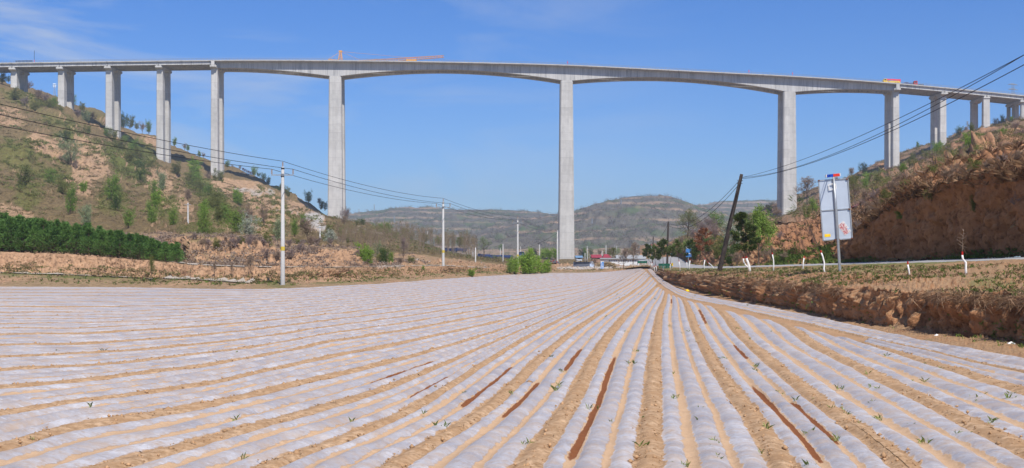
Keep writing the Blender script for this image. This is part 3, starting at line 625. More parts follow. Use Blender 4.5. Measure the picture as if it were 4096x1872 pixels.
# ------------------------------------------------------------------ the viaduct
YN, YF = 644.0, 654.8          # front edges of the near and the far deck
DW = 10.3
DT = [(-1500,262),(-700,257),(0,252.5),(243,249),(440,246),(645,243.5),(854,241),(1024,240),(1360,242),(1700,246),(2048,253.5),(2270,259),(2560,274),(2800,286),(3072,299),(3300,312),(3593,333),(3765,349),(3930,365),(4096,383),(4500,420),(4900,460),(5600,530)]
dtp = np.array(DT, float); dtX = (dtp[:, 0] - CX) / F * YN; dtZ = H - (dtp[:, 1] - HY) / F * YN
_sx = np.linspace(dtX[0], dtX[-1], 500); _sz = np.interp(_sx, dtX, dtZ); _k = np.hanning(41); _k /= _k.sum(); _sz = np.convolve(np.pad(_sz, 20, 'edge'), _k, 'valid')
def deckZ(x): return float(np.interp(x, _sx, _sz))
PXP = lambda px: (px - CX) / F * YN
xA, xB, xC = PXP(1336), PXP(2268), PXP(3165); xL, xR = PXP(851), PXP(3592)
viad = empty('viaduct', (0, YN, 0), 0, 'very tall grey concrete highway viaduct spanning the whole valley', 'viaduct')
def V0(o): o.location = Vector((0, -YN, 0)); return o   # children are modelled in world metres
def deck_section(D): # y (from front edge), z below deck top
    return [(0, 0), (DW, 0), (DW, -.28), (DW - 3.1, -.75), (DW - 3.25, -D), (3.25, -D), (3.1, -.75), (0, -.28)]
def depth(x):
    Dm, Dp = 3.5, 7.7
    def par(x, a, b): t = abs(x - a) / abs(b - a); return Dp - (Dp - Dm) * (1 - (1 - min(1, t)) ** 1.9)
    hw = 3.3
    for c in (xA, xB, xC):
        if abs(x - c) < hw: return Dp
    if x < xA: return par(x, xA - hw, xL)
    if x < xB: return par(x, xA + hw, (xA + xB) / 2) if x < (xA + xB) / 2 else par(x, xB - hw, (xA + xB) / 2)
    if x < xC: return par(x, xB + hw, (xC + xB) / 2) if x < (xB + xC) / 2 else par(x, xC - hw, (xB + xC) / 2)
    return par(x, xC + hw, xR)
def box_girder(y0, name):
    xs = np.unique(np.concatenate([np.linspace(xL, xR, 170), [c + s for c in (xA, xB, xC) for s in (-3.3, 3.3)]]))
    V = []; Fc = []; n = 8
    for x in xs:
        z = deckZ(x)
        for yy, zz in deck_section(depth(x)): V.append((x, y0 + yy, z + zz))
    for i in range(len(xs) - 1):
        for k in range(n): Fc.append((i * n + k, i * n + (k + 1) % n, (i + 1) * n + (k + 1) % n, (i + 1) * n + k))
    Fc.append(tuple(range(n))); Fc.append(tuple((len(xs) - 1) * n + k for k in range(n))[::-1])
    return V0(mesh(name, V, Fc, M_gird, viad))
box_girder(YN, 'box_girder'); box_girder(YF, 'box_girder')
def tbeams(x0, x1, y0, name='beam_span'):
    mb = MB(); z0, z1 = deckZ(x0), deckZ(x1); g_ = .12
    def bar(ya, yb, ta, tb):
        mb.add([(x0 + g_, ya, z0 - ta), (x1 - g_, ya, z1 - ta), (x1 - g_, yb, z1 - ta), (x0 + g_, yb, z0 - ta), (x0 + g_, ya, z0 - tb), (x1 - g_, ya, z1 - tb), (x1 - g_, yb, z1 - tb), (x0 + g_, yb, z0 - tb)],
               [(0, 1, 2, 3), (7, 6, 5, 4), (0, 4, 5, 1), (1, 5, 6, 2), (2, 6, 7, 3), (3, 7, 4, 0)])
    bar(0 + y0, DW + y0, 0, .30)
    for k in range(5):
        c = y0 + 1.0 + k * 2.07; bar(c - .12, c + .12, .302, 1.75); bar(c - .34, c + .34, 1.752, 2.05)
    for q in (.25, .5, .75):
        xm = x0 + (x1 - x0) * q; zm = z0 + (z1 - z0) * q
        mb.box(xm - .15, xm + .15, y0 + 1.4, y0 + DW - 1.5, zm - 1.7, zm - .31)
    return V0(mb.build(name, M_gird, viad))
LX = [PXP(p) for p in (-348, -153, 45, 235, 427, 632)] + [xL]
RX = [xR] + [PXP(p) for p in (3781, 3950, 4097, 4250, 4410, 4570)]
for xs_ in (LX, RX):
    for a, b in zip(xs_[:-1], xs_[1:]):
        tbeams(a, b, YN); tbeams(a, b, YF)
M_para = concrete('parapet_concrete', (.42, .41, .39), 0, .2)
def parapet(y, name):
    mb = MB(); xs = np.linspace(LX[0], RX[-1], 260)
    for a, b in zip(xs[:-1], xs[1:]):
        za, zb = deckZ(a), deckZ(b)
        mb.add([(a, y, za + .003), (b, y, zb + .003), (b, y + .35, zb + .003), (a, y + .35, za + .003), (a, y, za + .3), (b, y, zb + .3), (b, y + .35, zb + .3), (a, y + .35, za + .3)],
               [(0, 1, 5, 4), (4, 5, 6, 7), (2, 3, 7, 6)])
    return V0(mb.build(name, M_para, viad))
def railing(y, name):
    mb = MB(); xs = np.arange(LX[0], RX[-1], 2.0)
    for i, a in enumerate(xs):
        z = deckZ(a) + .3; mb.box(a - .04, a + .04, y + .12, y + .22, z, z + 1.0)
    for hh in (.4, .68, .96):
        mb.tube([(x, y + .17, deckZ(x) + .3 + hh) for x in np.linspace(LX[0], RX[-1], 200)], .03, 4)
    return V0(mb.build(name, M_steel, viad))
for y, s in ((YN + .02, 0), (YN + DW - .37, 1), (YF + .02, 2), (YF + DW - .37, 3)):
    p = parapet(y, 'parapet'); railing(y, 'railing')
def ground_at(x, y):
    best = None
    for k in ('hillside', 'right_hillside'):
        v = _all[k]; d = (v[:, 0] - x) ** 2 + (v[:, 1] - y) ** 2; j = np.argmin(d)
        if best is None or d[j] < best[0]: best = (d[j], v[j, 2])
    return best[1]
def pier_shaft(cx, y0, yd, w0, w1, ztop, zbot, ch, name='pier', lab=None, parent=None):
    mb = MB(); V = []
    n = 8
    for z, wd, dd in ((zbot, w1, yd * (1 + (w1 / w0 - 1) * .6)), (ztop, w0, yd)):
        a, b = wd / 2, dd / 2; yc = y0 + yd / 2
        V += [(cx - a + ch, yc - b, z), (cx + a - ch, yc - b, z), (cx + a, yc - b + ch, z), (cx + a, yc + b - ch, z), (cx + a - ch, yc + b, z), (cx - a + ch, yc + b, z), (cx - a, yc + b - ch, z), (cx - a, yc - b + ch, z)]
    mb.add(V, [tuple(range(8))[::-1], tuple(range(8, 16))] + [(k, (k + 1) % 8, 8 + (k + 1) % 8, 8 + k) for k in range(8)])
    o = V0(mb.build(name, M_conc, parent or viad)); tag(o, lab); return o
names_main = {xA: 'tall main pier with yellow fence at its foot', xB: 'tallest main pier rising from the valley floor', xC: 'tall main pier standing on the right hillside'}
for cx, w1, tie in ((xA, 8.1, 0), (xB, 8.6, 0), (xC, 7.9, 1)):
    for y0 in (YN + 3.248, YF + 3.248):
        zt = deckZ(cx) - 7.71; zb = min(ground_at(cx, y0 + 3), ground_at(cx, y0) + 2) - 6
        pier_shaft(cx, y0, 3.8, 6.6, w1, zt, zb, .55, 'pier', names_main[cx] if y0 < YF else None)
    zc = deckZ(cx)
    for zz in ((zc - 45,) if cx != xB else (zc - 36, zc - 72)):
        mb = MB(); mb.box(cx - 2.3, cx + 2.3, YN + 7.1, YF + 3.2, zz - 3.5, zz); V0(mb.build('cross_tie', M_conc, viad))
def side_pier(cx, kind='solid'):
    zc = deckZ(cx) - 2.06
    for y0 in (YN, YF):
        mb = MB()  # hammerhead cap
        cap = [(y0 + .6, zc - .35), (y0 + .6, zc - 1.25), (y0 + 3.4, zc - 2.2), (y0 + DW - 3.4, zc - 2.2), (y0 + DW - .6, zc - 1.25), (y0 + DW - .6, zc - .35)]
        mb.prism(cap, 'x', cx - 1.75, cx + 1.75)
        for k in range(5):
            c = y0 + 1.0 + k * 2.07
            for s in (-1, 1): mb.box(cx + s * .9 - .35, cx + s * .9 + .35, c - .3, c + .3, zc - .352, zc - .01)
        V0(mb.build('pier_cap', M_conc, viad))
        if kind == 'slim':
            yy = YN + 1.0 if y0 == YN else YF + 6.6
            pier_shaft(cx, yy, 2.6, 3.5, 3.8, zc - 1.2, ground_at(cx, yy) - 7, .2)
        elif kind == 'solid':
            zb = ground_at(cx, y0 + 5) - 7
            pier_shaft(cx, y0 + 2.9, 4.4, 3.4, 3.4 + (zc - zb) * .008, zc - 2.19, zb, .3)
        else:
            for yy in (y0 + 1.6, y0 + 8.4):
                mb = MB(); mb.tube([(cx, yy + 1.1, ground_at(cx, yy) - 5), (cx, yy + 1.1, zc - 1.3)], 1.05, 14); V0(mb.build('pier', M_conc, viad))
for x in LX[:-1]: side_pier(x)
side_pier(xL); side_pier(xR)
side_pier(RX[1]); side_pier(RX[2], 'slim')
for x in RX[3:]: side_pier(x, 'round')
# expansion end blocks over the transition piers
for x, s in ((xL, -1), (xR, 1)):
    for y0 in (YN, YF):
        z = deckZ(x); mb = MB(); mb.box(x + s * .05 - .9, x + s * .05 + .9, y0 - .004, y0 + .5, z - 3.3, z - .32)
        V0(mb.build('end_block', M_conc, viad))

# ------------------------------------------------------------------ things on the deck
def onDeck(px, y): x = (px - CX) / F * y; return Vector((x, y, deckZ(x)))
def lattice(mb, a, b, w0, w1, n, r=.05, mi=0):
    a, b = Vector(a), Vector(b); d = (b - a).normalized(); u = d.cross(Vector((0, 1, 0))); u = u.normalized() if u.length > .1 else Vector((1, 0, 0)); v = d.cross(u).normalized()
    prev = None
    for i in range(n + 1):
        t = i / n; c = a.lerp(b, t); ww = (w0 * (1 - t) + w1 * t) / 2
        ring = [c + u * sx_ * ww + v * sy_ * ww for sx_, sy_ in ((1, 1), (1, -1), (-1, -1), (-1, 1))]
        if prev:
            for k in range(4):
                mb.tube([prev[k], ring[k]], r * 1.4, 3, mi, False); mb.tube([prev[k], ring[(k + 1) % 4]], r, 3, mi, False); mb.tube([prev[k], prev[(k + 1) % 4]], r, 3, mi, False)
        prev = ring
# tower crane beyond the deck
tY = 690
cr_ = empty('tower_crane', (WX(1362, tY), tY, 0), 0, 'orange tower crane whose head and jib show above the deck', 'crane')
o0 = Vector((WX(1362, tY), tY, 0)); zt = WZ(206, tY); zbase = ground_at(o0.x, o0.y) - 2
mb = MB(); lattice(mb, (0, 0, zbase), (0, 0, WZ(243, tY)), 2.0, 2.0, 34, .09); mb.build('mast', M_orange, cr_)
mb = MB(); lattice(mb, (0, 0, WZ(243, tY)), (0, 0, zt), 2.2, .8, 4, .10); mb.box(-.9, .9, -.5, .5, zt - .2, zt + .5); mb.build('tower_head', M_orange, cr_)
jb = Vector((WX(1480, tY) - o0.x, 0, WZ(246, tY))); je = Vector((WX(1776, tY) - o0.x, 0, WZ(226, tY))); js = Vector((1.2, 0, WZ(250, tY)))
mb = MB(); lattice(mb, js, jb, 1.6, 1.6, 8, .07); lattice(mb, jb, je, 1.7, 1.1, 26, .07); mb.build('jib', M_orange, cr_)
mb = MB(); tr = jb.lerp(je, .56); mb.box(tr.x - 3, tr.x + 3, -1.2, 1.2, tr.z - 1.6, tr.z - .4); mb.build('trolley', M_orange, cr_)
mb = MB()
for tx, tz in ((1440, 240), (1640, 231)): mb.tube([(0, 0, zt), (WX(tx, tY) - o0.x, 0, WZ(tz, tY))], .07, 3)
mb.tube([(0, 0, zt), (WX(1314, tY) - o0.x, 0, WZ(237, tY))], .08, 3)
mb.build('pendant_line', M_orange, cr_)
mb = MB(); lattice(mb, (-1.2, 0, WZ(246, tY)), (WX(1312, tY) - o0.x, 0, WZ(243, tY)), 1.6, 1.4, 5, .07); mb.box(WX(1312, tY) - o0.x, WX(1320, tY) - o0.x, -.8, .8, WZ(250, tY), WZ(243, tY)); mb.build('counter_jib', M_orange, cr_)
# mobile crane on the deck (near side)
def wheel_mesh(r=.5, wd=.3):
    mb = MB(); mb.tube([(0, -wd / 2, 0), (0, wd / 2, 0)], r, 16, 0); mb.tube([(0, -wd / 2 - .01, 0), (0, wd / 2 + .01, 0)], r * .5, 10, 1); return mb
def add_wheels(root, xs, ys, z, r=.5, wd=.3):
    first = None
    for x in xs:
        for y in ys:
            if first is None: first = wheel_mesh(r, wd).build('wheel', [M_tyre, M_steel], root); c = first
            else: c = first.copy(); COL.objects.link(c); c.parent = root
            c.location = (x, y, z)
y = YN + 4.5; p = onDeck(3567, y)
mc = empty('mobile_crane', p, 0, 'truck crane with pink telescopic boom parked on the bridge deck', 'crane')
mb = MB(); mb.box(-4.6, 4.4, -1.2, 1.2, .7, 1.25); mb.box(-2, 3.9, -1.15, 1.15, 1.252, 1.7); mb.build('chassis', M_yel, mc)
mb = MB(); mb.prism([(-4.6, 1.26), (-4.75, 2.0), (-4.35, 2.9), (-3.0, 2.9), (-3.0, 1.26)], 'y', -1.15, 1.15); cab = mb.build('cab', M_yel, mc)
mb = MB(); mb.prism([(-4.70, 2.05), (-4.42, 2.75), (-4.40, 2.75), (-4.67, 2.05)], 'y', -1.0, 1.0); mb.box(-4.3, -3.3, -1.162, -1.152, 2.0, 2.7); mb.build('window', M_glass, cab)
mb = MB(); mb.box(-2.9, -1.6, .2, 1.1, 1.26, 2.7); mb.build('operator_cab', M_white, mc)
mb = MB(); mb.prism([(-3.6, 2.5), (-3.6, 3.0), (4.6, 2.7), (4.6, 1.9)], 'y', -.4, .4); mb.box(4.2, 4.7, -.5, .5, 1.2, 2.75); mb.build('boom', M_redp, mc)
add_wheels(mc, (-3.7, -2.6, 1.6, 2.8), (-1.05, 1.05), .5)
p = onDeck(3661, YN + 4)
rt = empty('red_lorry', p, 0, 'red cab-over lorry tractor standing on the bridge deck', 'lorry')
mb = MB(); mb.prism([(-1.0, .6), (-1.05, 1.6), (-.8, 2.7), (.8, 2.8), (.9, .6)], 'y', -1.2, 1.2); cab = mb.build('cab', M_red, rt)
mb = MB(); mb.box(-.6, .4, -1.212, -1.202, 1.6, 2.3); mb.build('window', M_glass, cab)
mb = MB(); mb.box(.9, 4.2, -.5, .5, .7, 1.0); mb.build('chassis', M_dark, rt)
add_wheels(rt, (-.2, 2.6, 3.7), (-1.0, 1.0), .5)
p = onDeck(3628, YN + 5)
gen = empty('generator_set', p, 0, 'dark blue generator set on skids between the two deck vehicles', 'generator')
mb = MB(); mb.box(-2.6, 2.6, -.8, .8, .25, 1.4); mb.box(-1.2, .6, -.6, .6, 1.402, 1.9); mb.build('housing', M_bluet, gen)
mb = MB(); mb.box(-2.8, 2.8, -.7, -.5, 0, .25); mb.box(-2.8, 2.8, .5, .7, 0, .25); mb.build('skid', M_dark, gen)
# striped pole at the left end
p = onDeck(137, YN + 3); sp_ = empty('survey_mast', p, 0, 'thin red and black mast standing at left end of the deck', 'mast')
mb = MB(); mb.tube([(0, 0, 0), (0, 0, 2.0)], .16, 8); mb.build('base_tube', M_redp, sp_)
mb = MB(); mb.tube([(0, 0, 2.0), (.1, 0, 7.0)], .11, 8); mb.build('upper_tube', M_dark, sp_)
p = onDeck(97, YN + 4); rb = empty('rebar_cage', p, 0, 'long dark lattice of reinforcing bars lying on the deck', 'rebar cage')
mb = MB(); lattice(mb, (-4.6, 0, .9), (4.6, 0, 1.1), 1.4, 1.4, 14, .05); mb.build('bar_lattice', M_dark, rb)
for px_, c in ((2270, 'pink'), (2996, 'pink'), (3170, 'red')):
    p = onDeck(px_, YN + .5); e = empty('marker_post', p, 0, {2270: 'small pink marker above the middle main pier', 2996: 'tilted pink marker on the deck left of the right main pier', 3170: 'small red marker on the deck above the right main pier'}[px_], 'marker', 'markers on the bridge deck')
    mb = MB(); mb.tube([(0, 0, 0), (-.15 if px_ == 2996 else 0, 0, 2.0)], .12, 6); mb.build('post', M_redp, e)
    mb = MB(); mb.prism([(-.3, 1.3), (.3, 1.3), (0, 2.4)], 'y', -.14, -.08); mb.build('pennant', M_redp, e)

# ------------------------------------------------------------------ utility poles
M_yelm = simple('faded_yellow', (.55, .42, .06), .6)
def conc_pole(px, pyb, pyt, Y, arm, label, sticker=False, r0=.2, r1=.12, rz=0, cat_group='concrete utility poles beside the field', zoff=0):
    b = W(px, Y, pyb); hgt = (pyb - pyt) / F * Y
    e = empty('utility_pole', b, rz, label, 'utility pole', cat_group)
    mb = MB(); mb.tube([(0, 0, -1.2), (0, 0, 0), (0, 0, hgt)], [r0 * 1.03, r0, r1], 14); sh = mb.build('pole', M_pole, e, smooth=True)
    if arm == 'cross':
        za = hgt - .75
        mb = MB(); mb.box(-.95, .95, -.17, -.11, za, za + .09); mb.build('crossarm', M_steel, e)
        mb = MB(); mb.tube([(-.02, 0, za - .1), (-.02, 0, za + .15)], r1 + .03, 14); mb.build('clamp', M_dark, e); mb = MB(); mb.tube([(0, 0, hgt - .18), (0, 0, hgt - .08)], r1 + .03, 14); mb.build('clamp', M_dark, e)
        for x, z in ((-.92, za + .09), (.92, za + .09), (0, hgt)):
            mb = MB(); pts = []; rr = []
            for k in range(5): pts += [(x, -.14 if x else 0, z + .03 + k * .09), (x, -.14 if x else 0, z + .075 + k * .09)]; rr += [.075, .035]
            mb.tube(pts, rr, 8); mb.build('insulator', M_porc, e)
    elif arm == 'tee':
        mb = MB(); mb.box(-.55, .55, -.14, -.08, hgt - .35, hgt - .28); mb.build('crossarm', M_steel, e)
    if sticker:
        zs = hgt * sticker
        mb = MB(); mb.tube([(0, 0, zs), (0, 0, zs + .36)], r0 * .86 + .012, 14, cap=False); mb.build('number_plate', M_yelm, e)
    return e, b, hgt
POLES = []
for a in ((1131, 1153, 668, 104, 'cross', 'nearest tall concrete pole with three insulators left of the middle of the field', .31),
          (1773, 1111, 808, 162, 'cross', 'second concrete pole with crossarm, right of the first along the field edge', .33),
          (2071, 1090, 876, 215, 'cross', 'third concrete pole in front of the bright green willow bushes', .3)):
    e, b, hg = conc_pole(*a[:6], sticker=a[6]); POLES.append((b, hg))
e, b, hg = conc_pole(2230, 1074, 922, 300, 'tee', 'fourth concrete pole just left of the tallest bridge pier', r0=.24, r1=.16); POLES.append((b, hg - .2))
# small far poles: px, base, top, Y, arm, label
for a in ((752, 943, 811, 200, 'tee', 'short white pole with crossarm at the foot of the left hillside'),
          (1280, 993, 903, 215, 'tee', 'slender white pole beside the red tricycle truck', ),
          (1555, 958, 918, 420, '', 'thin white pole at the right end of the sapling wood platform'),
          (1508, 925, 891, 520, '', 'thin pole standing on the concrete platform'),
          (1681, 962, 931, 500, '', 'thin pole above the sapling wood, left one of a pair'),
          (1710, 972, 924, 480, '', 'thin taller pole above the sapling wood, right one of a pair'),
          (1787, 977, 940, 430, 'tee', 'small pole with crossarm behind the second concrete pole'),
          (1809, 985, 935, 400, '', 'plain pole beside the parked blue lorries on the terrace'),
          (1892, 1034, 976, 330, 'tee', 'small pole with crossarm left of the pale willow tree'),
          (1902, 1085, 990, 235, '', 'plain pole at the winding track'),
          (2012, 1058, 976, 290, '', 'pale pole just right of the pale willow tree'),
          (2001, 1030, 992, 420, '', 'tiny far pole behind the parked blue lorries'),
          (2158, 1028, 978, 400, '', 'white pole behind the bright willow bushes'),
          (2349, 1036, 985, 420, 'tee', 'white pole right of the tallest pier near the workshop roof'),
          (2340, 1036, 1012, 420, '', 'short white post by the workshop roof'),
          (2424, 1032, 980, 420, '', 'white pole in front of the red roofed houses'),
          (2408, 1032, 1005, 430, '', 'short pole between the red roofed houses'),
          (2546, 1030, 988, 420, '', 'pole above the right end of the white roof'),
          (2082, 1026, 986, 520, '', 'far pole left of the dark green trees'),
          (2459, 1010, 979, 560, 'tee', 'far pole with crossarm above the long white workshop'),
          (2467, 1012, 984, 560, '', 'far plain pole above the long white workshop')):
    conc_pole(*a[:6], r0=.15, r1=.10, cat_group='distant poles in the valley')
def wire(pts, sag, r, label, name='overhead_wire', group='overhead wires', n=24, mat=None):
    P = []
    for (a, b) in zip(pts[:-1], pts[1:]):
        a, b = Vector(a), Vector(b)
        for i in range(n + (1 if b == Vector(pts[-1]) else 0)):
            t = i / n; q = a.lerp(b, t); q.z -= sag * 4 * t * (1 - t); P.append(q)
    mb = MB(); mb.tube(P, r, 5); o = mb.build(name, mat or M_wire); return tag(o, label, 'wire', group)
p0b = Vector((-29.5, 44.0, -.1)); 
tops = []
for (dx, dz, lab) in ((-.92, -.2, 'lowest of the three wires along the left concrete poles'), (.92, -.2, 'middle of the three wires along the left concrete poles'), (0, .5, 'topmost of the three wires along the left concrete poles')):
    pts = []
    q0 = Vector((-31.0 , 40.0, 0)); 
    za = {-.92: 10.05, .92: 10.35, 0: 11.15}[dx]
    pts.append((q0.x + dx, q0.y - .14, za))
    for (b, hg) in POLES[:3]: pts.append((b.x + dx, b.y - (.14 if dx else 0), b.z + hg + dz))
    b, hg = POLES[3]; pts.append((b.x + dx * .6, b.y, b.z + hg + dz * .3))
    wire(pts, .55, .021, lab, group='wires along the concrete poles')
# pole outside the frame that carries the wires
e, b, hg = conc_pole(CX - 31.0 / 40 * F, HY + 2.3 * F / 40, HY + 2.3 * F / 40 - 10.2 * F / 40, 40, 'cross', 'concrete pole beyond the left edge of the field view')
b4, h4 = POLES[3]
wire([(b4.x, b4.y, b4.z + h4 - .4), W(2040, 420, 1000)], 1.2, .035, 'dark wire descending left from the fourth concrete pole', group='wires along the concrete poles')
# wooden poles
def wood_pole(px, pyb, pxt, pyt, Y, r, label, group='old dark wooden poles'):
    b = W(px, Y, pyb); t = W(pxt, Y, pyt) - b
    e = empty('wooden_pole', b, 0, label, 'wooden pole', group)
    mb = MB(); pts = [Vector((0, 0, -.6)) - t * .03, Vector((0, 0, 0))] + [t * k + Vector((.02 * math.sin(k * 9), 0, 0)) for k in (.25, .5, .75, 1)]
    mb.tube(pts, [r * 1.1, r, r * .93, r * .86, r * .78, r * .66], 12); mb.build('pole', M_wood, e, smooth=True)
    mb = MB(); 
    for s in (.90, .93): q = t * s; mb.tube([q + Vector((-.22, -.05, 0)), q + Vector((.22, -.05, 0))], .03, 6)
    mb.build('bracket', M_dark, e)
    return b, b + t
b1, t1 = wood_pole(2880, 1072, 2966, 697, 92, .19, 'thick dark wooden pole leaning right beside the road')
b2, t2 = wood_pole(2668, 1074, 2673, 886, 175, .17, 'upright dark wooden pole at the road bend by green barriers')
b3, t3 = wood_pole(2609, 1062, 2613, 946, 300, .17, 'far thin dark wooden pole beside the grey transformer')
wood_pole(2650, 1006, 2651, 963, 400, .2, 'short far wooden pole above the roadside pines')
Yn = 36.0
for (py1, px1, lab, sg) in ((200, 4180, 'upper black cable from leaning pole to top right corner', .9), (205, 4180, 'twin black cable hugging the upper cable', .55), (244, 4180, 'lower black cable from leaning pole toward the right edge', .75)):
    wire([t1 * 1.0 + Vector((0, -.1, -.35 if py1 > 210 else -.25)), W(px1, Yn, py1 - 30)], sg, .015 if py1 > 210 else .013, lab, 'power_cable', 'black cables from the leaning pole', 40)
for dz, lab in ((-.3, 'upper cable from leaning pole down to the far upright pole'), (-.55, 'lower cable from leaning pole down to the far upright pole')):
    wire([t1 + Vector((0, 0, dz)), t2 + Vector((0, 0, dz))], 1.1 - dz, .02, lab, 'power_cable', 'black cables from the leaning pole', 40)
for dz, lab in ((-.3, 'dark cable between the upright and the farthest wooden pole'),):
    wire([t2 + Vector((0, 0, dz)), t3 + Vector((0, 0, dz))], 1.2, .025, lab, 'power_cable', 'black cables from the leaning pole', 30)

# transmission pylons
def pylon(px, pyb, pyt, Y, label, w_=None):
    b = W(px, Y, pyb); hh = (pyb - pyt) / F * Y; e = empty('pylon', b, R(25), label, 'pylon', 'lattice pylons on the hills'); ww = w_ or hh * .2; r = max(.05, Y * .00005)
    mb = MB(); lattice(mb, (0, 0, 0), (0, 0, hh * .72), ww, ww * .3, 7, r); lattice(mb, (0, 0, hh * .72), (0, 0, hh), ww * .3, ww * .22, 3, r); mb.build('tower', M_steel, e)
    for z in (.74, .86, .98):
        mb = MB(); L_ = hh * .17
        mb.add([(-L_, 0, hh * z), (L_, 0, hh * z), (L_ * .2, .1, hh * (z + .03)), (-L_ * .2, .1, hh * (z + .03)), (-L_, .2, hh * z - .2), (L_, .2, hh * z - .2)], [(0, 1, 2, 3), (0, 4, 5, 1), (3, 2, 5, 4)]); mb.build('crossarm', M_steel, e)
pylon(4052, 500, 335, 900, 'large lattice pylon rising behind the right end of the deck')
pylon(3870, 527, 486, 760, 'small lattice pylon on the right skyline between two piers')
pylon(664, 566, 500, 850, 'lattice mast behind the pier on the left skyline')
pylon(218, 384, 335, 880, 'faint lattice mast on the skyline near the left edge')
pylon(2484, 818, 798, 1600, 'tiny pylon on the central far hill near its summit', 2.0)
pylon(2368, 893, 874, 1400, 'tiny white pylon on the lower central far hill', 1.8)
pylon(1577, 890, 865, 1900, 'tiny pylon on the terraced far hill', 2.2)
pylon(1436, 850, 836, 2250, 'faint pylon on the left far skyline', 1.8)
pylon(1497, 838, 818, 2250, 'second faint pylon on the left far skyline', 1.8)

# ------------------------------------------------------------------ big sign seen from behind
sb = W(3360, 62, 1098); k_ = 62 / F
sg = empty('road_sign', sb, 0, 'tall grey metal sign board seen from behind on one post', 'sign')
tilt = (3312 - 3360) / 398
def SP(px, py, dy=0): return Vector(((px - 3360) * k_, dy, (1098 - py) * k_))
def spoly(mb, pts, y0, y1, mi=0): 
    q = [( (px - 3360) * k_, (1098 - py) * k_) for px, py in pts]; mb.prism(q, 'y', y0, y1, mi)
# post runs from ground up the middle of the panel
mb = MB(); mb.tube([SP(3361, 1110), SP(3361, 1098), SP(3344, 836), SP(3334, 705)], [.075, .075, .068, .055], 14); mb.build('post', M_steel, sg, smooth=True)
mb = MB(); spoly(mb, [(3276, 725), (3393, 716), (3411, 953), (3294, 962)], .10, .13); pan = mb.build('panel', M_panel, sg)
mb = MB()
for a, b in (((3274, 722), (3393, 714)), ((3276, 722), (3294, 963)), ((3393, 714), (3411, 954)), ((3294, 962), (3340, 958)), ((3352, 958), (3411, 953)), ((3286, 843), (3400, 834))):
    a_, b_ = SP(*a, .06), SP(*b, .06); d = (b_ - a_).normalized(); n_ = d.cross(Vector((0, 1, 0))) * .028
    V = [a_ - n_, a_ + n_, b_ + n_, b_ - n_]; V = V + [v + Vector((0, .038, 0)) for v in V]
    mb.add(V, [(0, 1, 2, 3), (7, 6, 5, 4), (0, 4, 5, 1), (1, 5, 6, 2), (2, 6, 7, 3), (3, 7, 4, 0)])
mb.build('frame', M_steel, sg)
mb = MB()
for px, py in ((3276, 722), (3343, 838), (3398, 836), (3342, 958), (3356, 957), (3409, 953), (3389, 716)): c = SP(px, py, .03); mb.box(c.x - .05, c.x + .05, c.y - .01, c.y + .02, c.z - .03, c.z + .03)
mb.build('rusty_bracket', simple('rust', (.16, .06, .03), .9, .4, 20), sg)
mb = MB(); c0, c1 = SP(3327, 735, .03), SP(3331, 757, .03); 
def qframe(mb, pts, th, y0, y1, mi=0):
    P_ = [SP(*p) for p in pts]
    for i in range(4):
        a, b = P_[i], P_[(i + 1) % 4]; d = (b - a).normalized(); n_ = Vector((-d.z, 0, d.x)) * th
        V = [a - n_, a + n_, b + n_, b - n_]; mb.add([(v.x, y0, v.z) for v in V] + [(v.x, y1, v.z) for v in V], [(0, 1, 2, 3), (7, 6, 5, 4), (0, 4, 5, 1), (1, 5, 6, 2), (2, 6, 7, 3), (3, 7, 4, 0)], mi)
qframe(mb, [(3315, 737), (3342, 734), (3345, 754), (3317, 758)], .018, .0, .03); mb.tube([SP(3341, 745, .02), SP(3344, 744, .02)], .02, 4); mb.build('solar_panel_bracket', M_white, sg)
# light bar: blue left, red right, white end caps
mb = MB(); spoly(mb, [(3306, 699), (3331, 696), (3332, 707), (3307, 710)], -.06, .12); mb.build('blue_lamp', simple('blue_lens', (.01, .06, .42), .2), sg)
mb = MB(); spoly(mb, [(3331.5, 696), (3357, 693.5), (3358, 704.5), (3332.5, 707)], -.06, .12); mb.build('red_lamp', simple('red_lens', (.62, .04, .02), .2), sg)
mb = MB(); spoly(mb, [(3303, 699), (3305.7, 698.7), (3306.7, 710), (3304, 710.5)], -.07, .13); spoly(mb, [(3357.3, 693), (3360, 693), (3361, 704.5), (3358.3, 705)], -.07, .13); mb.build('end_cap', M_white, sg)
mb = MB(); mb.tube([SP(3334, 708), SP(3334.5, 715)], .055, 10); mb.build('lamp_mount', M_white, sg)
mb = MB(); spoly(mb, [(3300, 936.5), (3323.5, 935.5), (3324, 946.5), (3300.5, 948)], .088, .0985); mb.build('yellow_sticker', M_yel, sg)
# red and white telephone sticker
ST = [(3353, 902), (3375, 885), (3404, 925), (3382, 941)]
mb = MB(); spoly(mb, ST, .088, .0985); stk = mb.build('advertisement_sticker', simple('sticker_red', (.42, .02, .04), .5), sg)
mb = MB(); qframe(mb, ST, .008, .0865, .0875); mb.build('sticker_border', M_white, stk)
def text(s, size, M_, mat, parent, name='lettering'):
    c = bpy.data.curves.new(name, 'FONT'); c.body = s; c.size = size; c.align_x = 'CENTER'; c.align_y = 'CENTER'; c.offset = size * .022
    c.materials.append(mat); t_ = bpy.data.objects.new(name, c); COL.objects.link(t_); bpy.context.view_layer.update()
    me = bpy.data.meshes.new_from_object(t_, depsgraph=bpy.context.evaluated_depsgraph_get()); bpy.data.objects.remove(t_)
    if not me.materials: me.materials.append(mat)
    o = bpy.data.objects.new(name, me); COL.objects.link(o); o.parent = parent; o.matrix_local = M_; return o
def txtM(loc, ang): return Matrix.Translation(loc) @ Matrix.Rotation(ang, 4, 'Y') @ Matrix.Rotation(R(90), 4, 'X')
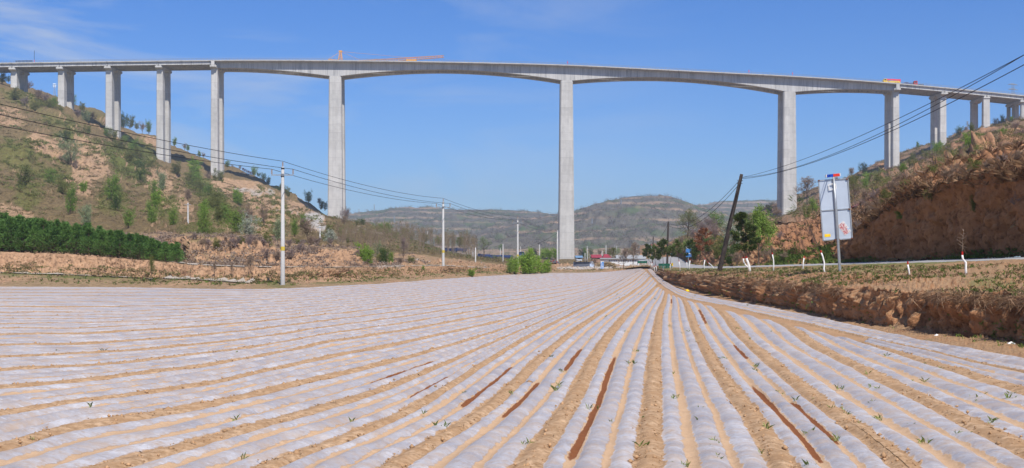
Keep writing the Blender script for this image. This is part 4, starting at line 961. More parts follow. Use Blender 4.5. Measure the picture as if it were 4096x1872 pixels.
dirn = (SP(3404, 925) - SP(3375, 885)); ang = math.atan2(-dirn.z, dirn.x)
cen = (SP(3353, 902) + SP(3404, 925)) / 2; nn = (SP(3353, 902) - SP(3375, 885)).normalized()
for s, sz, off in (('发电机组', .17, -.125), ('13991965171', .125, .01), ('回收 出租 维修', .10, .125)):
    text(s, sz, txtM(cen + nn * off + Vector((0, .080, 0)), ang), M_white, stk)
mb = MB(); c = SP(3395, 914, 0); mb.add([(c.x + .07 * math.cos(t) * (1 if i % 2 else .8), .084, c.z + .05 * math.sin(t)) for i, t in enumerate(np.linspace(0, 6.28, 10)[:-1])], [tuple(range(9))]); mb.build('blue_picture', simple('pale_blue', (.10, .35, .65), .5), stk)

# blue advertisement sign at the field edge
bY = 232; bb = W(2409, bY, 1083); kb = bY / F
bs = empty('blue_signboard', bb, R(-3), 'narrow upright blue sign with white characters at the far field edge', 'sign')
mb = MB(); mb.box(-.05, .05, -.03, .03, -.6, 36 * kb); mb.build('post', M_steel, bs)
mb = MB(); mb.box(-6.4 * kb, 6.4 * kb, -.07, -.032, .4, 35 * kb); bp_ = mb.build('board', simple('sign_blue', (.02, .22, .60), .5), bs)
mb = MB(); mb.box(-.28, .26, -.05, .05, 36 * kb, 38 * kb); mb.build('top_plate', M_white, bs)
for col_, xx in (('安全通行', -.155), ('施工重地', .155)):
    for i, ch in enumerate(col_): text(ch, .25, txtM(Vector((xx * .85, -.075, 1.33 - i * .27)), 0), M_white, bp_, 'character')
mb = MB(); mb.tube([(-.14, -.078, 1.58), (-.14, -.072, 1.58)], .09, 12); mb.build('white_emblem', M_white, bp_)

# blue white roadside board behind the pine
wb = W(2754, 150, 1055); kw = 150 / F
M_bluem = simple('faded_blue', (.05, .17, .42), .6)
ws = empty('blue_white_signboard', wb, R(10), 'blue and white board half hidden behind the roadside pine', 'sign')
mb = MB(); mb.tube([(0, .05, 0), (0, .05, 68 * kw)], .05, 8); mb.build('post', M_steel, ws)
mb = MB(); mb.box(-11 * kw, 12 * kw, -.02, .02, 27 * kw, 70 * kw); q = mb.build('board', M_bluem, ws)
mb = MB(); mb.box(-11 * kw, -3 * kw, -.032, -.022, 60 * kw, 69 * kw); mb.box(-9 * kw, 10 * kw, -.032, -.022, 40 * kw, 42 * kw); mb.build('white_marking', M_white, q)

# transformer on two poles
tb = W(2602, 300, 1062); kt = 300 / F
te = empty('transformer_station', tb, 0, 'grey transformer box raised on twin poles at the road bend', 'transformer')
for px, tp in ((2597, 975), (2607, 985)):
    mb = MB(); mb.tube([((px - 2602) * kt, 0, 0), ((px - 2602) * kt, 0, (1062 - tp) * kt)], .14, 8); mb.build('pole', M_pole, te)
mb = MB(); mb.box(-7 * kt, 6 * kt, -.6, .6, 53 * kt, 77 * kt); mb.build('box', M_panel, te)
mb = MB(); mb.box(-8 * kt, 8 * kt, -.7, .7, 51.5 * kt, 52.8 * kt); mb.build('platform', M_steel, te)

# road furniture: green barriers, chevron board, guard rail
def anti_glare(px0, px1, pyb, pyt, Y, label, nb_=9):
    b = W((px0 + px1) / 2, Y, pyb); kk = Y / F; e = empty('green_barrier', b, 0, label, 'barrier', 'green barriers by the road'); hw = (px1 - px0) / 2 * kk; hh = (pyb - pyt) * kk
    mb = MB(); mb.box(-hw, hw, -.05, .05, hh * .55, hh * .95); mb.build('rail', M_greenp, e)
    for i in range(nb_):
        x = -hw + .1 + (2 * hw - .2) * i / (nb_ - 1); mb = MB(); mb.box(x - .07, x + .07, -.11, -.055, 0, hh); mb.build('post', M_greenp, e)
anti_glare(2634, 2690, 1074, 1054, 165, 'dark green roadside barrier beside the leaning line of pines')
mb = MB()
b = W(2689, 162, 1074); e = empty('chevron_board', b, 0, 'small yellow and black striped board at the end of the barrier', 'sign')
kk = 162 / F; mb = MB(); mb.box(-.05, .05, -.03, .03, 0, 10 * kk); mb.build('post', M_steel, e)
mb = MB(); mb.box(-3.2 * kk, 3.2 * kk, -.06, -.035, 11 * kk, 22.5 * kk); q = mb.build('plate', M_yel, e)
mb = MB()
for i in range(3):
    z = 12.2 * kk + i * 3.4 * kk; mb.add([(-3.1 * kk, -.064, z), (3.1 * kk, -.064, z + 2.6 * kk), (3.1 * kk, -.064, z + 3.9 * kk), (-3.1 * kk, -.064, z + 1.3 * kk)], [(0, 1, 2, 3)])
mb.build('stripe', M_dark, q)
gp = [W(2668, 350, 1022), W(2700, 345, 1018.5), W(2728, 330, 1016)]
e = empty('guard_rail', gp[0], 0, 'pale green guard rail along the far road bend', 'guard rail')
mb = MB()
for a, b in zip(gp[:-1], gp[1:]):
    a, b = a - gp[0], b - gp[0]
    mb.add([a + Vector((0, 0, .1)), b + Vector((0, 0, .1)), b + Vector((0, 0, .55)), a + Vector((0, 0, .55)), a + Vector((0, .08, .1)), b + Vector((0, .08, .1)), b + Vector((0, .08, .55)), a + Vector((0, .08, .55))], [(0, 1, 2, 3), (3, 2, 6, 7), (7, 6, 5, 4)])
mb.build('beam', simple('mint_green', (.10, .32, .26), .5), e)
for i in range(5):
    p = gp[0].lerp(gp[2], i / 4) - gp[0]; mb = MB(); mb.box(p.x - .07, p.x + .07, p.y + .09, p.y + .2, p.z - 1.2, p.z + .6); mb.build('post', M_white, e)
b = W(2569, 268, 1053); kk = 268 / F; e = empty('green_fence', b, 0, 'low dark green sheet fence at the end of the white workshop', 'fence')
mb = MB(); mb.box(-19 * kk, 19 * kk, -.04, .04, 0, 9.5 * kk); mb.build('sheet', M_greenp, e)
for x in (-19, -6, 7, 19): mb = MB(); mb.box(x * kk - .05, x * kk + .05, -.1, -.045, -.3, 10 * kk); mb.build('post', M_dark, e)
b = W(1398, 560, 921); kk = 560 / F; e = empty('yellow_fence', b, 0, 'bright yellow safety fence beside the foot of the left main pier', 'fence')
for i in range(9): mb = MB(); x = -15 * kk + i * 30 * kk / 8; mb.box(x - .12, x + .12, -.1, .1, 0, 11 * kk); mb.build('post', M_yel, e)
mb = MB()
for z in (2, 5, 8, 10): mb.box(-15 * kk, 15 * kk, -.18, -.11, z * kk - .12, z * kk + .12)
mb.build('rail', M_yel, e)

# ------------------------------------------------------------------ buildings and yard
def gable_house(px0, px1, pyb, pye, pyr, Y, depth_, wall, roof, label, cat='house', rz=0, wins=2, hip=False, group=None):
    kk = Y / F; b = W((px0 + px1) / 2, Y, pyb); e = empty('house' if cat == 'house' else 'workshop', b, rz, label, cat, group)
    hw = (px1 - px0) / 2 * kk; he = (pyb - pye) * kk; hr = (pyb - pyr) * kk
    mb = MB(); mb.box(-hw, hw, 0, depth_, -1, he); mb.add([(-hw, 0, he), (-hw, depth_, he), (-hw, depth_ / 2, hr - .05), (hw, 0, he), (hw, depth_, he), (hw, depth_ / 2, hr - .05)], [(0, 2, 1), (3, 4, 5)]); mb.build('wall', wall, e)
    o = .35; ins = hw * .35 if hip else -o
    mb = MB(); V = [(-hw - o, -o, he - .12), (hw + o, -o, he - .12), (hw - ins if hip else hw + o, depth_ / 2, hr), (-hw + ins if hip else -hw - o, depth_ / 2, hr), (-hw - o, depth_ + o, he - .12), (hw + o, depth_ + o, he - .12)]
    V2 = [(x, y, z + .14) for x, y, z in V]
    mb.add(V + V2, [(0, 3, 2, 1), (3, 4, 5, 2), (6, 7, 8, 9), (9, 8, 11, 10), (0, 1, 7, 6), (4, 10, 11, 5), (0, 6, 9, 3), (3, 9, 10, 4), (1, 2, 8, 7), (2, 5, 11, 8)]); mb.build('roof', roof, e)
    for i in range(wins):
        x = -hw + (i + .5) * 2 * hw / wins; mb = MB(); mb.box(x - .5, x + .5, -.06, -.02, he * .4, he * .8); w_ = mb.build('window', M_glass, e)
    return e
gable_house(2370, 2404, 1038, 1030, 1020, 400, 6, M_brick, M_roofr, 'left one of two red roofed houses behind the long workshop', wins=2)
gable_house(2414, 2442, 1038, 1030, 1018, 410, 6, M_brick, M_roofr, 'right one of two red roofed houses behind the long workshop', wins=2, hip=True)
gable_house(2610, 2640, 990, 984, 976, 520, 7, simple('ochre_wall', (.42, .28, .19), .9), M_roofb, 'brown roofed farmhouse above the road bend', wins=2)
gable_house(2306, 2328, 1040, 1030, 1024, 430, 6, M_wallw, simple('blue_roof', (.16, .28, .42), .5), 'small house with pale blue roof right of the tallest pier', wins=1)
gable_house(2470, 2582, 1042, 1034, 1022, 380, 9, M_wallw, M_roofg, 'long building with a wide white roof behind the workshop', 'workshop', wins=0)
# long white workshop
Yw = 300; kk = Yw / F; b = W(2480, Yw, 1053)
e = empty('workshop', b, R(-4), 'long white workshop wall with small dark slots under a grey roof', 'workshop')
mb = MB(); mb.box(-78 * kk, 76 * kk, 0, 7, -1, 17.5 * kk); mb.build('wall', M_wallw, e)
mb = MB(); mb.prism([(-.5, 17.6 * kk), (7.3, 21 * kk), (7.3, 21.6 * kk), (-.5, 19.3 * kk)], 'x', -80 * kk, 78 * kk); mb.build('roof', M_roofg, e)
for i in range(16):
    x = (-42 + i * 7) * kk; mb = MB(); mb.box(x - .08, x + .08, -.05, -.012, 7 * kk, 13 * kk); mb.build('slot', M_dark, e)
# open shed with slate wall and black roof
Yw = 262; kk = Yw / F; b = W(2326, Yw, 1061)
e = empty('shed', b, 0, 'slate grey walled shed with a thin black lean-to roof', 'shed')
mb = MB(); mb.box(-33 * kk, 33 * kk, 0, .3, -.5, 13.5 * kk); mb.build('wall', M_wallg, e)
mb = MB(); mb.box(33.2 * kk, 51 * kk, .02, .25, -.5, 15 * kk); mb.build('side_wall', simple('pale_blue_wall', (.45, .53, .66), .8), e)
mb = MB(); mb.prism([(-28 * kk, 16.2 * kk), (-10 * kk, 21 * kk), (42 * kk, 22 * kk), (42 * kk, 21.0 * kk), (-10 * kk, 19.8 * kk), (-28 * kk, 15.6 * kk)], 'y', -.6, 4.0); mb.build('roof', simple('black_roof', (.03, .032, .035), .8), e)
for x in (-25, 0, 25): mb = MB(); mb.box(x * kk - .06, x * kk + .06, 3.6, 3.72, 0, 18 * kk); mb.build('post', M_dark, e)
# heaps
def heap(px, pyb, wpx, hpx, Y, mat, name, label, cat, n=260, seed=1, stick=True, extra=None):
    kk = Y / F; rr = np.random.default_rng(seed); e = W(px, Y, pyb); mb = MB(); mats = [mat] + ([extra] if extra else [])
    for i in range(n):
        u, v = rr.uniform(-1, 1), rr.uniform(-1, 1); hh = max(0, 1 - u * u - .3 * v * v) ** .6
        c = Vector((u * wpx / 2 * kk, v * 1.4, rr.uniform(0, 1) * hh * hpx * kk)); L_ = rr.uniform(.4, 1.3) if stick else rr.uniform(.2, .5)
        d = Vector((rr.normal(), rr.normal() * .5, rr.normal() * .35)).normalized() * L_ / 2
        mi = 1 if extra and rr.uniform() < .18 else 0
        if stick: mb.tube([c - d, c + d], .035, 4, mi)
        else: mb.box(-L_ / 2, L_ / 2, -L_ / 3, L_ / 3, -L_ / 4, L_ / 4, mi, Matrix.Translation(c) @ Matrix.Rotation(rr.uniform(0, 6), 4, 'Z') @ Matrix.Rotation(rr.uniform(-.6, .6), 4, 'X'))
    o = mb.build(name, mats); o.location = e; return tag(o, label, cat)
heap(2426, 1065, 66, 17, 245, M_straw, 'brushwood_heap', 'low heap of cut brushwood in front of the white workshop', 'brushwood heap', 420, 2, True, simple('grey_twig', (.14, .12, .11), .9))
heap(2216, 1055, 40, 14, 285, simple('scrap_grey', (.14, .13, .14), .8), 'scrap_heap', 'heap of red and blue scrap left of the tallest pier foot', 'scrap heap', 170, 5, False, M_red)
# concrete edge and blocks on the works platform
b = W(1490, 500, 926); kk = 500 / F; e = empty('retaining_kerb', b, 0, 'broken white concrete kerb along the works platform', 'kerb')
mb = MB(); 
for i in range(9): x0_ = (-70 + i * 16) * kk; z_ = -(i * .9) * kk; mb.box(x0_, x0_ + 14.5 * kk, -.3, .3, z_ - 4 * kk, z_ + 2.5 * kk)
mb.build('slab', M_conc, e)
for px, lab in ((1487, 'left white block standing on the platform kerb'), (1537, 'right white block standing on the platform kerb')):
    p = W(px, 498, 924); mb = MB(); mb.box(-.5, .5, -.3, .3, 0, 1.2); mb.box(-.6, .6, -.4, .4, 1.2, 1.3); o = mb.build('concrete_block', M_white, loc=p); tag(o, lab, 'block', 'white blocks on the platform')
# hillside slogan boards
for i, ch in enumerate('建设美丽富饶'[:6]):
    px = 972 + i * 7.2; py = 683 + i * 3.6; p = W(px, 700, py); e = empty('slogan_board', p, R(8), 'white slogan board with purple character, number %s from left on the skyline' % ['one', 'two', 'three', 'four', 'five', 'six'][i], 'signboard', 'slogan boards on the left skyline')
    e['label'] = ['leftmost purple edged slogan board on the left skyline', 'second slogan board from the left on the skyline', 'third slogan board from the left on the skyline', 'third slogan board from the right on the skyline', 'second slogan board from the right on the skyline', 'rightmost slogan board on the left skyline'][i]
    kk = 700 / F; mb = MB(); mb.box(-2.4 * kk, 2.4 * kk, -.06, .06, 1.2 * kk, 12 * kk); q = mb.build('board', M_white, e)
    for s in (-1, 1): mb = MB(); mb.box(s * 1.8 * kk - .06, s * 1.8 * kk + .06, .08, .2, -2, 12 * kk); mb.build('leg', M_steel, e)
    text(ch, 1.15, txtM(Vector((0, -.08, 6.6 * kk)), 0), simple('slogan_purple%d' % i, (.22, .02, .10), .6), q, 'character')
# slope protection: pale shotcrete walls and nets on the left cut slope
# ------------------------------------------------------------------ lorries
def dump_truck(loc, rz, label, hgt=1.7):
    e = empty('dump_truck', loc, rz, label, 'lorry', 'blue dump trucks parked in the valley')
    s = hgt / 3.0
    mb = MB(); mb.box(-3.6 * s, 3.4 * s, -.45 * s, .45 * s, .75 * s, 1.05 * s); mb.build('chassis', M_dark, e)
    mb = MB(); mb.prism([(-3.7 * s, 1.06 * s), (-3.75 * s, 1.9 * s), (-3.45 * s, 2.8 * s), (-2.0 * s, 2.8 * s), (-2.0 * s, 1.06 * s)], 'y', -1.15 * s, 1.15 * s); c = mb.build('cab', M_bluet, e)
    mb = MB(); mb.box(-3.3 * s, -2.3 * s, -1.162 * s, -1.152 * s, 1.95 * s, 2.6 * s); mb.prism([(-3.74 * s, 1.95 * s), (-3.5 * s, 2.68 * s), (-3.48 * s, 2.68 * s), (-3.70 * s, 1.95 * s)], 'y', -1.0 * s, 1.0 * s); mb.build('window', M_glass, c)
    mb = MB(); t = .06 * s
    mb.box(-1.8 * s, 3.6 * s, -1.25 * s, 1.25 * s, 1.1 * s, 1.2 * s); mb.box(-1.8 * s, 3.6 * s, -1.25 * s, -1.25 * s + t, 1.2 * s, 2.5 * s); mb.box(-1.8 * s, 3.6 * s, 1.25 * s - t, 1.25 * s, 1.2 * s, 2.5 * s); mb.box(-1.8 * s, -1.8 * s + t, -1.19 * s, 1.19 * s, 1.2 * s, 2.8 * s); mb.box(3.6 * s - t, 3.6 * s, -1.19 * s, 1.19 * s, 1.2 * s, 2.5 * s)
    for k in range(6): x = (-1.6 + k * .98) * s; mb.box(x, x + .1 * s, -1.31 * s, -1.252 * s, 1.15 * s, 2.5 * s)
    mb.build('tipper_body', M_bluet, e)
    add_wheels(e, (-2.9 * s, 1.2 * s, 2.5 * s), (-1.0 * s, 1.0 * s), .5 * s, .5 * s, .32 * s)
for px, py, Y, rz, lab in ((1800, 1010, 400, 10, 'blue dump truck with raised body left of its neighbour on the terrace'), (1843, 1010, 400, -8, 'blue dump truck right of the bare trees on the terrace'), (1936, 1034, 400, 5, 'blue dump truck beneath the pale willow tree'),
        (1983, 1037, 420, 3, 'blue dump truck right of the pale willow tree'), (2027, 1037, 420, -4, 'blue dump truck at the right end of the parked row'), (2086, 1030, 330, 90, 'dark blue lorry seen end-on left of the willow bushes')):
    dump_truck(W(px, Y, py), R(rz), lab)
p = locate(1322, 997, ['hillside', 'terrace_banks'], 120, 260); p = W(1318, 190, 996)
e = empty('cargo_tricycle', p, 0, 'small red cargo tricycle parked on top of the loess bank', 'tricycle')
mb = MB(); mb.box(-.1, 1.2, -.45, .45, .45, .5); mb.box(-.1, 1.2, -.45, -.42, .5, .8); mb.box(-.1, 1.2, .42, .45, .5, .8); mb.box(1.17, 1.2, -.42, .42, .5, .8); mb.box(-.1, -.07, -.42, .42, .5, .8); mb.build('cargo_bed', M_red, e)
mb = MB(); mb.prism([(-1.2, .45), (-1.1, .8), (-.9, 1.0), (-.55, .95), (-.3, .6), (-.15, .4)], 'y', -.22, .22); mb.build('body', M_red, e)
mb = MB(); mb.box(-.6, -.2, -.2, .2, .96, 1.03); mb.build('seat', M_dark, e)
mb = MB(); mb.tube([(-1.05, -.35, 1.15), (-1.1, 0, 1.05), (-1.05, .35, 1.15)], .025, 6); mb.tube([(-1.1, 0, 1.05), (-1.25, 0, .3)], .03, 6); mb.build('handlebar', M_dark, e)
add_wheels(e, (-1.25,), (0,), .28, .28, .1); add_wheels(e, (.75,), (-.5, .5), .28, .28, .12)
#@@PART3
# ------------------------------------------------------------------ vegetation tools
def place(px, py, names=None, Ymin=0, Ymax=9999):
    q = locate(px, py, names, Ymin, Ymax); return W(px, q.y, py)
def leaf_quads(C, s, rr, asp=.5, up=0):
    n = len(C); a = rr.normal(size=(n, 3)); a[:, 2] += up; a /= np.linalg.norm(a, axis=1)[:, None]
    b = rr.normal(size=(n, 3)); b -= (b * a).sum(1)[:, None] * a; b /= np.linalg.norm(b, axis=1)[:, None] + 1e-9
    s = np.broadcast_to(np.asarray(s), (n,))[:, None] * rr.uniform(.6, 1.3, (n, 1))
    P = np.stack([C - a * s, C + b * s * asp, C + a * s, C - b * s * asp], 1).reshape(-1, 3)
    return P, np.arange(4 * n).reshape(n, 4)
def meshdata(name, P, Q, mats, mi=None, smooth=False):
    o = quadmesh(name, P, Q, mats, None, mi, smooth); me = o.data; bpy.data.objects.remove(o); return me
class TW:
    """collects three-sided twigs as numpy"""
    def __init__(s): s.A = []; s.B = []; s.ra = []; s.rb = []
    def add(s, a, b, ra, rb): s.A.append(tuple(a)); s.B.append(tuple(b)); s.ra.append(ra); s.rb.append(rb)
    def arrays(s, k=4):
        A = np.array(s.A, float); B = np.array(s.B, float); d = B - A; d /= np.linalg.norm(d, axis=1)[:, None] + 1e-9
        u = np.cross(d, [0.3, .5, .81]); u /= np.linalg.norm(u, axis=1)[:, None] + 1e-9; v = np.cross(d, u); n = len(A)
        P = []
        for E, r in ((A, np.array(s.ra)), (B, np.array(s.rb))):
            for j in range(k): t = 2 * math.pi * j / k; P.append(E + (u * math.cos(t) + v * math.sin(t)) * r[:, None])
        P = np.stack(P, 1).reshape(-1, 3); b = np.arange(n)[:, None] * 2 * k
        Q = np.concatenate([b + np.array([j, (j + 1) % k, k + (j + 1) % k, k + j]) for j in range(k)], 0)
        return P, Q
def grow(tw, tips, p, d, ln, r, lev, rr, spread=.6, up=.15, nseg=3, kids=3):
    """branching limb; tips collects end points"""
    q = Vector(p); d = Vector(d).normalized()
    for i in range(nseg):
        d = (d + Vector(rr.normal(size=3) * .13) + Vector((0, 0, up * .3))).normalized(); n = q + d * ln / nseg
        r1 = r * (1 - (i + 1) / nseg * .55); tw.add(q, n, r * (1 - i / nseg * .55), r1); q = n
        if lev > 0 and i > 0 - (lev > 1):
            for k in range(kids if i == nseg - 1 else max(1, kids - 1)):
                a = Vector(rr.normal(size=3)); a = (a - a.dot(d) * d).normalized(); e = (d * (1 - spread) + a * spread + Vector((0, 0, up))).normalized()
                grow(tw, tips, q, e, ln * rr.uniform(.5, .75), r1 * .6, lev - 1, rr, spread, up, nseg, kids)
        if lev == 0: tips.append((q.copy(), ln))
LM = {
 'fresh': leafmat('leaves_fresh', (.10, .18, .025), (.25, .36, .07)),
 'bright': leafmat('leaves_bright', (.12, .23, .02), (.30, .44, .06)),
 'dark': leafmat('leaves_dark', (.035, .07, .014), (.09, .15, .03)),
 'olive': leafmat('leaves_olive', (.10, .12, .025), (.24, .25, .07)),
 'pale': leafmat('leaves_pale', (.15, .20, .08), (.34, .40, .22)),
 'blossom': leafmat('leaves_blossom', (.14, .19, .08), (.55, .57, .48), (.75, .76, .70)),
 'rust': leafmat('needles_rusty', (.19, .075, .035), (.34, .15, .075), transl=.2),
 'pine': leafmat('needles_pine', (.035, .095, .02), (.16, .29, .06), transl=.3),
 'roadpine': leafmat('needles_roadpine', (.030, .055, .012), (.13, .17, .045), transl=.2),
 'bud': leafmat('buds', (.15, .12, .05), (.28, .27, .10)),
}
DATA = {}
def shrub_data(kind, var):
    """bushy, crown nearly to the ground; unit height"""
    key = (kind, var)
    if key in DATA: return DATA[key]
    rr = np.random.default_rng(hash_int(kind) + var * 77)
    tw = TW(); tips = []
    wide = {'bright': .55, 'dark': .55, 'olive': .6, 'fresh': .42, 'pale': .45, 'blossom': .55, 'bare': .5, 'mauve': .6, 'weed': .7}.get(kind, .5)
    ns = rr.integers(4, 7)
    for i in range(ns):
        a = rr.uniform(0, 6.28); t = rr.uniform(.05, .5) * wide * 1.3
        grow(tw, tips, (rr.normal() * .03, rr.normal() * .03, -.03), (math.cos(a) * t, math.sin(a) * t, 1), rr.uniform(.40, .58), .016, 2, rr, .45, .2, 3, 3 if kind in ('bare', 'mauve') else 2)
    tp = np.array([t[0] for t in tips]); tp = tp * [1, 1, 1 / max(1e-3, np.quantile(tp[:, 2], .97))] if False else tp
    if kind in ('bare', 'mauve'):
        t2 = TW()
        for q, ln in tips:
            for _ in range(3):
                d = Vector(rr.normal(size=3)); d.z = abs(d.z) + .3; t2.add(q, Vector(q) + d.normalized() * .11, .0035, .002)
        P1, Q1 = tw.arrays(); P2, Q2 = t2.arrays(3 if False else 4); P = np.vstack([P1, P2]); Q = np.vstack([Q1, Q2 + len(P1)])
        z = np.quantile(P[:, 2], .985); P /= z
        nb = 260; C = P[rr.integers(len(P1), len(P), nb)] + rr.normal(size=(nb, 3)) * .01
        PL, QL = leaf_quads(C, .010, rr)
        DATA[key] = (meshdata('twigs', np.vstack([P, PL]), np.vstack([Q, QL + len(P)]), [M_twig if kind == 'bare' else M_twigm, LM['bud']], np.r_[np.zeros(len(Q)), np.ones(len(QL))]), None); return DATA[key]
    P1, Q1 = tw.arrays(); z = np.quantile(tp[:, 2], .93); P1 /= z; tp /= z
    # leaves gather in lumps around the tips and along the stems
    lump = np.vstack([tp, tp[rr.integers(0, len(tp), len(tp) // 2)] * [.95, .95, .6], tp[rr.integers(0, len(tp), len(tp) // 3)] * [.8, .8, .3]])
    n = 3400; C = lump[rr.integers(0, len(lump), n)] + rr.normal(size=(n, 3)) * [.05, .05, .045]
    C[:, 2] = np.abs(C[:, 2])
    PL, QL = leaf_quads(C, .024 if kind != 'bright' else .028, rr, .6)
    DATA[key] = (meshdata('stems', P1, Q1, M_bark), meshdata('foliage', PL, QL, LM.get(kind, LM['fresh']))); return DATA[key]
def hash_int(s): return sum((i + 1) * ord(c) for i, c in enumerate(s)) % 9973
def tree_data(kind, var):
    key = ('tree', kind, var)
    if key in DATA: return DATA[key]
    rr = np.random.default_rng(hash_int(kind) * 3 + var); tw = TW(); tips = []
    q = Vector((0, 0, -.03)); d = Vector((rr.normal() * .05, rr.normal() * .05, 1)).normalized(); r = .026
    for i in range(8):
        n = q + d * .085; tw.add(q, n, r, r * .9); r *= .9; q = n; d = (d + Vector(rr.normal(size=3) * .07)).normalized()
        if i >= 2:
            for _ in range(3):
                a = rr.uniform(0, 6.28); sp_ = 1.0 - i * .07
                grow(tw, tips, q, (math.cos(a) * sp_, math.sin(a) * sp_, .55 + i * .08), rr.uniform(.24, .36) * (1.1 - i * .06), r * .5, 2, rr, .5, .12 if kind != 'willow' else .02, 3, 2)
    P1, Q1 = tw.arrays(5); tp = np.array([t[0] for t in tips]); z = np.quantile(tp[:, 2], .96); P1 /= z; tp /= z
    if kind in ('bare', 'mauve'):
        t2 = TW()
        for q_ in tp:
            for _ in range(3):
                dd = rr.normal(size=3); dd[2] = abs(dd[2]); dd /= np.linalg.norm(dd); t2.add(q_, q_ + dd * .075, .0028, .0015)
        P2, Q2 = t2.arrays(4); n = 500; C = P2[rr.integers(0, len(P2), n)]; PL, QL = leaf_quads(C, .009, rr)
        cr = meshdata('crown', np.vstack([P2, PL]), np.vstack([Q2, QL + len(P2)]), [M_twig if kind == 'bare' else M_twigm, LM['bud']], np.r_[np.zeros(len(Q2)), np.ones(len(QL))])
    else:
        n = {'willow': 4200, 'olive': 3000, 'pale': 2000, 'fresh': 6000}.get(kind, 3000); C = tp[rr.integers(0, len(tp), n)] + rr.normal(size=(n, 3)) * (.035 if kind != 'willow' else .028)
        if kind == 'willow': C[:, 2] -= np.abs(rr.normal(size=n)) * .035
        PL, QL = leaf_quads(C, .017 if kind != 'willow' else .012, rr, .55); cr = meshdata('crown', PL, QL, LM[{'willow': 'olive'}.get(kind, kind)])
    DATA[key] = (meshdata('trunk', P1, Q1, M_bark), cr); return DATA[key]
def needle_cloud(cent, dirs, ln, n, rr, rad, wd=.10):
    idx = rr.integers(0, len(cent), n); C = cent[idx] + rr.normal(size=(n, 3)) * rad; D = dirs[idx] + rr.normal(size=(n, 3)) * .55; D /= np.linalg.norm(D, axis=1)[:, None]
    b = rr.normal(size=(n, 3)); b -= (b * D).sum(1)[:, None] * D; b /= np.linalg.norm(b, axis=1)[:, None]
    L_ = ln * rr.uniform(.6, 1.2, (n, 1)); P = np.stack([C - b * L_ * wd, C + D * L_ * .5 - b * L_ * wd * .8, C + D * L_, C + D * L_ * .5 + b * L_ * wd], 1).reshape(-1, 3)
    return P, np.arange(4 * n).reshape(n, 4)
def pine_data(kind, var):
    key = (kind, 'p', var)
    if key in DATA: return DATA[key]
    rr = np.random.default_rng(hash_int(kind) + var * 13 + 5); tw = TW(); cen = []; dr = []
    low = .06 if kind == 'pine' else .30
    for i in range(10): tw.add((0, 0, i * .1 - .04), (0, 0, i * .1 + .06), .024 * (1 - i * .09), .024 * (1 - (i + 1) * .09))
    z = low
    while z < .97:
        t = (z - low) / (1 - low); R_ = (.34 if kind == 'pine' else .26) * (1 - t) ** .75 * (.75 + .35 * math.sin(math.pi * min(1, t * 1.6 + .25))) + .03
        for k in range(rr.integers(5, 8)):
            a = rr.uniform(0, 6.28); L_ = R_ * rr.uniform(.65, 1.2); e = rr.uniform(.25, .7) + t * .5
            tip = Vector((math.cos(a) * L_, math.sin(a) * L_, z + L_ * e)); tw.add((0, 0, z), tip, .008 * (1.2 - t), .003)
            for s in np.linspace(.35, 1, 5):
                c = Vector((0, 0, z)).lerp(tip, s); cen.append(tuple(c)); dd = (tip - Vector((0, 0, z))).normalized(); dr.append((dd.x, dd.y, dd.z + .5))
                if s > .5:
                    sd = Vector((-math.sin(a), math.cos(a), .3)) * rr.choice([-1, 1]) * L_ * .3; cen.append(tuple(c + sd)); dr.append(tuple(sd.normalized() + Vector((0, 0, .4))))
        z += rr.uniform(.05, .085)
    cen.append((0, 0, 1.0)); dr.append((0, 0, 1))
    P, Q = needle_cloud(np.array(cen), np.array(dr), .070 if kind == 'pine' else .062, 3600 if kind == 'pine' else 2200, rr, .016, .13)
    P1, Q1 = tw.arrays(5)
    DATA[key] = (meshdata('trunk', P1, Q1, M_bark), meshdata('crown', P, Q, LM[kind])); return DATA[key]
def plant(data, name, loc, h, rz, label, cat, group=None, sxy=1, names=('trunk', 'crown'), tilt=(0, 0)):
    if data[1] is None:
        o = bpy.data.objects.new(name, data[0]); COL.objects.link(o)
    else:
        o = bpy.data.objects.new(name, None); COL.objects.link(o)
        for nme, d in zip(names, data):
            c = bpy.data.objects.new(nme, d); COL.objects.link(c); c.parent = o
    o.location = loc; o.rotation_euler = (tilt[0], tilt[1], rz); o.scale = (h * sxy, h * sxy, h)
    return tag(o, label, cat, group)

# ------------------------------------------------------------------ individual bushes: px, py base, height px, kind, width factor
ADJ = {'fresh': 'fresh green', 'bright': 'bright green', 'dark': 'dark green', 'olive': 'olive green', 'pale': 'pale green', 'blossom': 'white flecked', 'bare': 'bare brown', 'mauve': 'bare mauve'}
LANDM = [(55,350,'leftmost bridge pier'),(242,420,'second bridge pier from the left'),(434,532,'third bridge pier from the left'),(638,648,'fourth bridge pier from the left'),(845,704,'fifth bridge pier from the left'),(1330,910,'left main pier foot'),
 (200,900,'left end of the pine plantation'),(600,930,'right end of the pine plantation'),(752,890,'short white pole'),(1131,900,'nearest concrete pole'),(1773,1000,'second concrete pole'),(990,680,'slogan boards'),(1280,960,'slender white pole'),(1950,1010,'parked blue lorries'),(2071,1040,'third concrete pole'),(1500,915,'works platform'),(1450,1030,'stepped loess bank end'),
 (2268,1000,'tallest pier foot'),(2480,1045,'long white workshop'),(2409,1060,'narrow blue sign'),(2668,1020,'upright dark wooden pole'),(2900,1000,'leaning wooden pole'),(3165,860,'right main pier foot'),(3345,840,'big grey sign board'),(3600,680,'pier ending the right arch'),(3776,590,'first pier after the right arch'),(3944,520,'twin slender piers on the right'),(4090,480,'rightmost round piers'),(3800,720,'top of the shaded cutting'),(4050,640,'right end of the shaded cutting')]
used_labels = {}
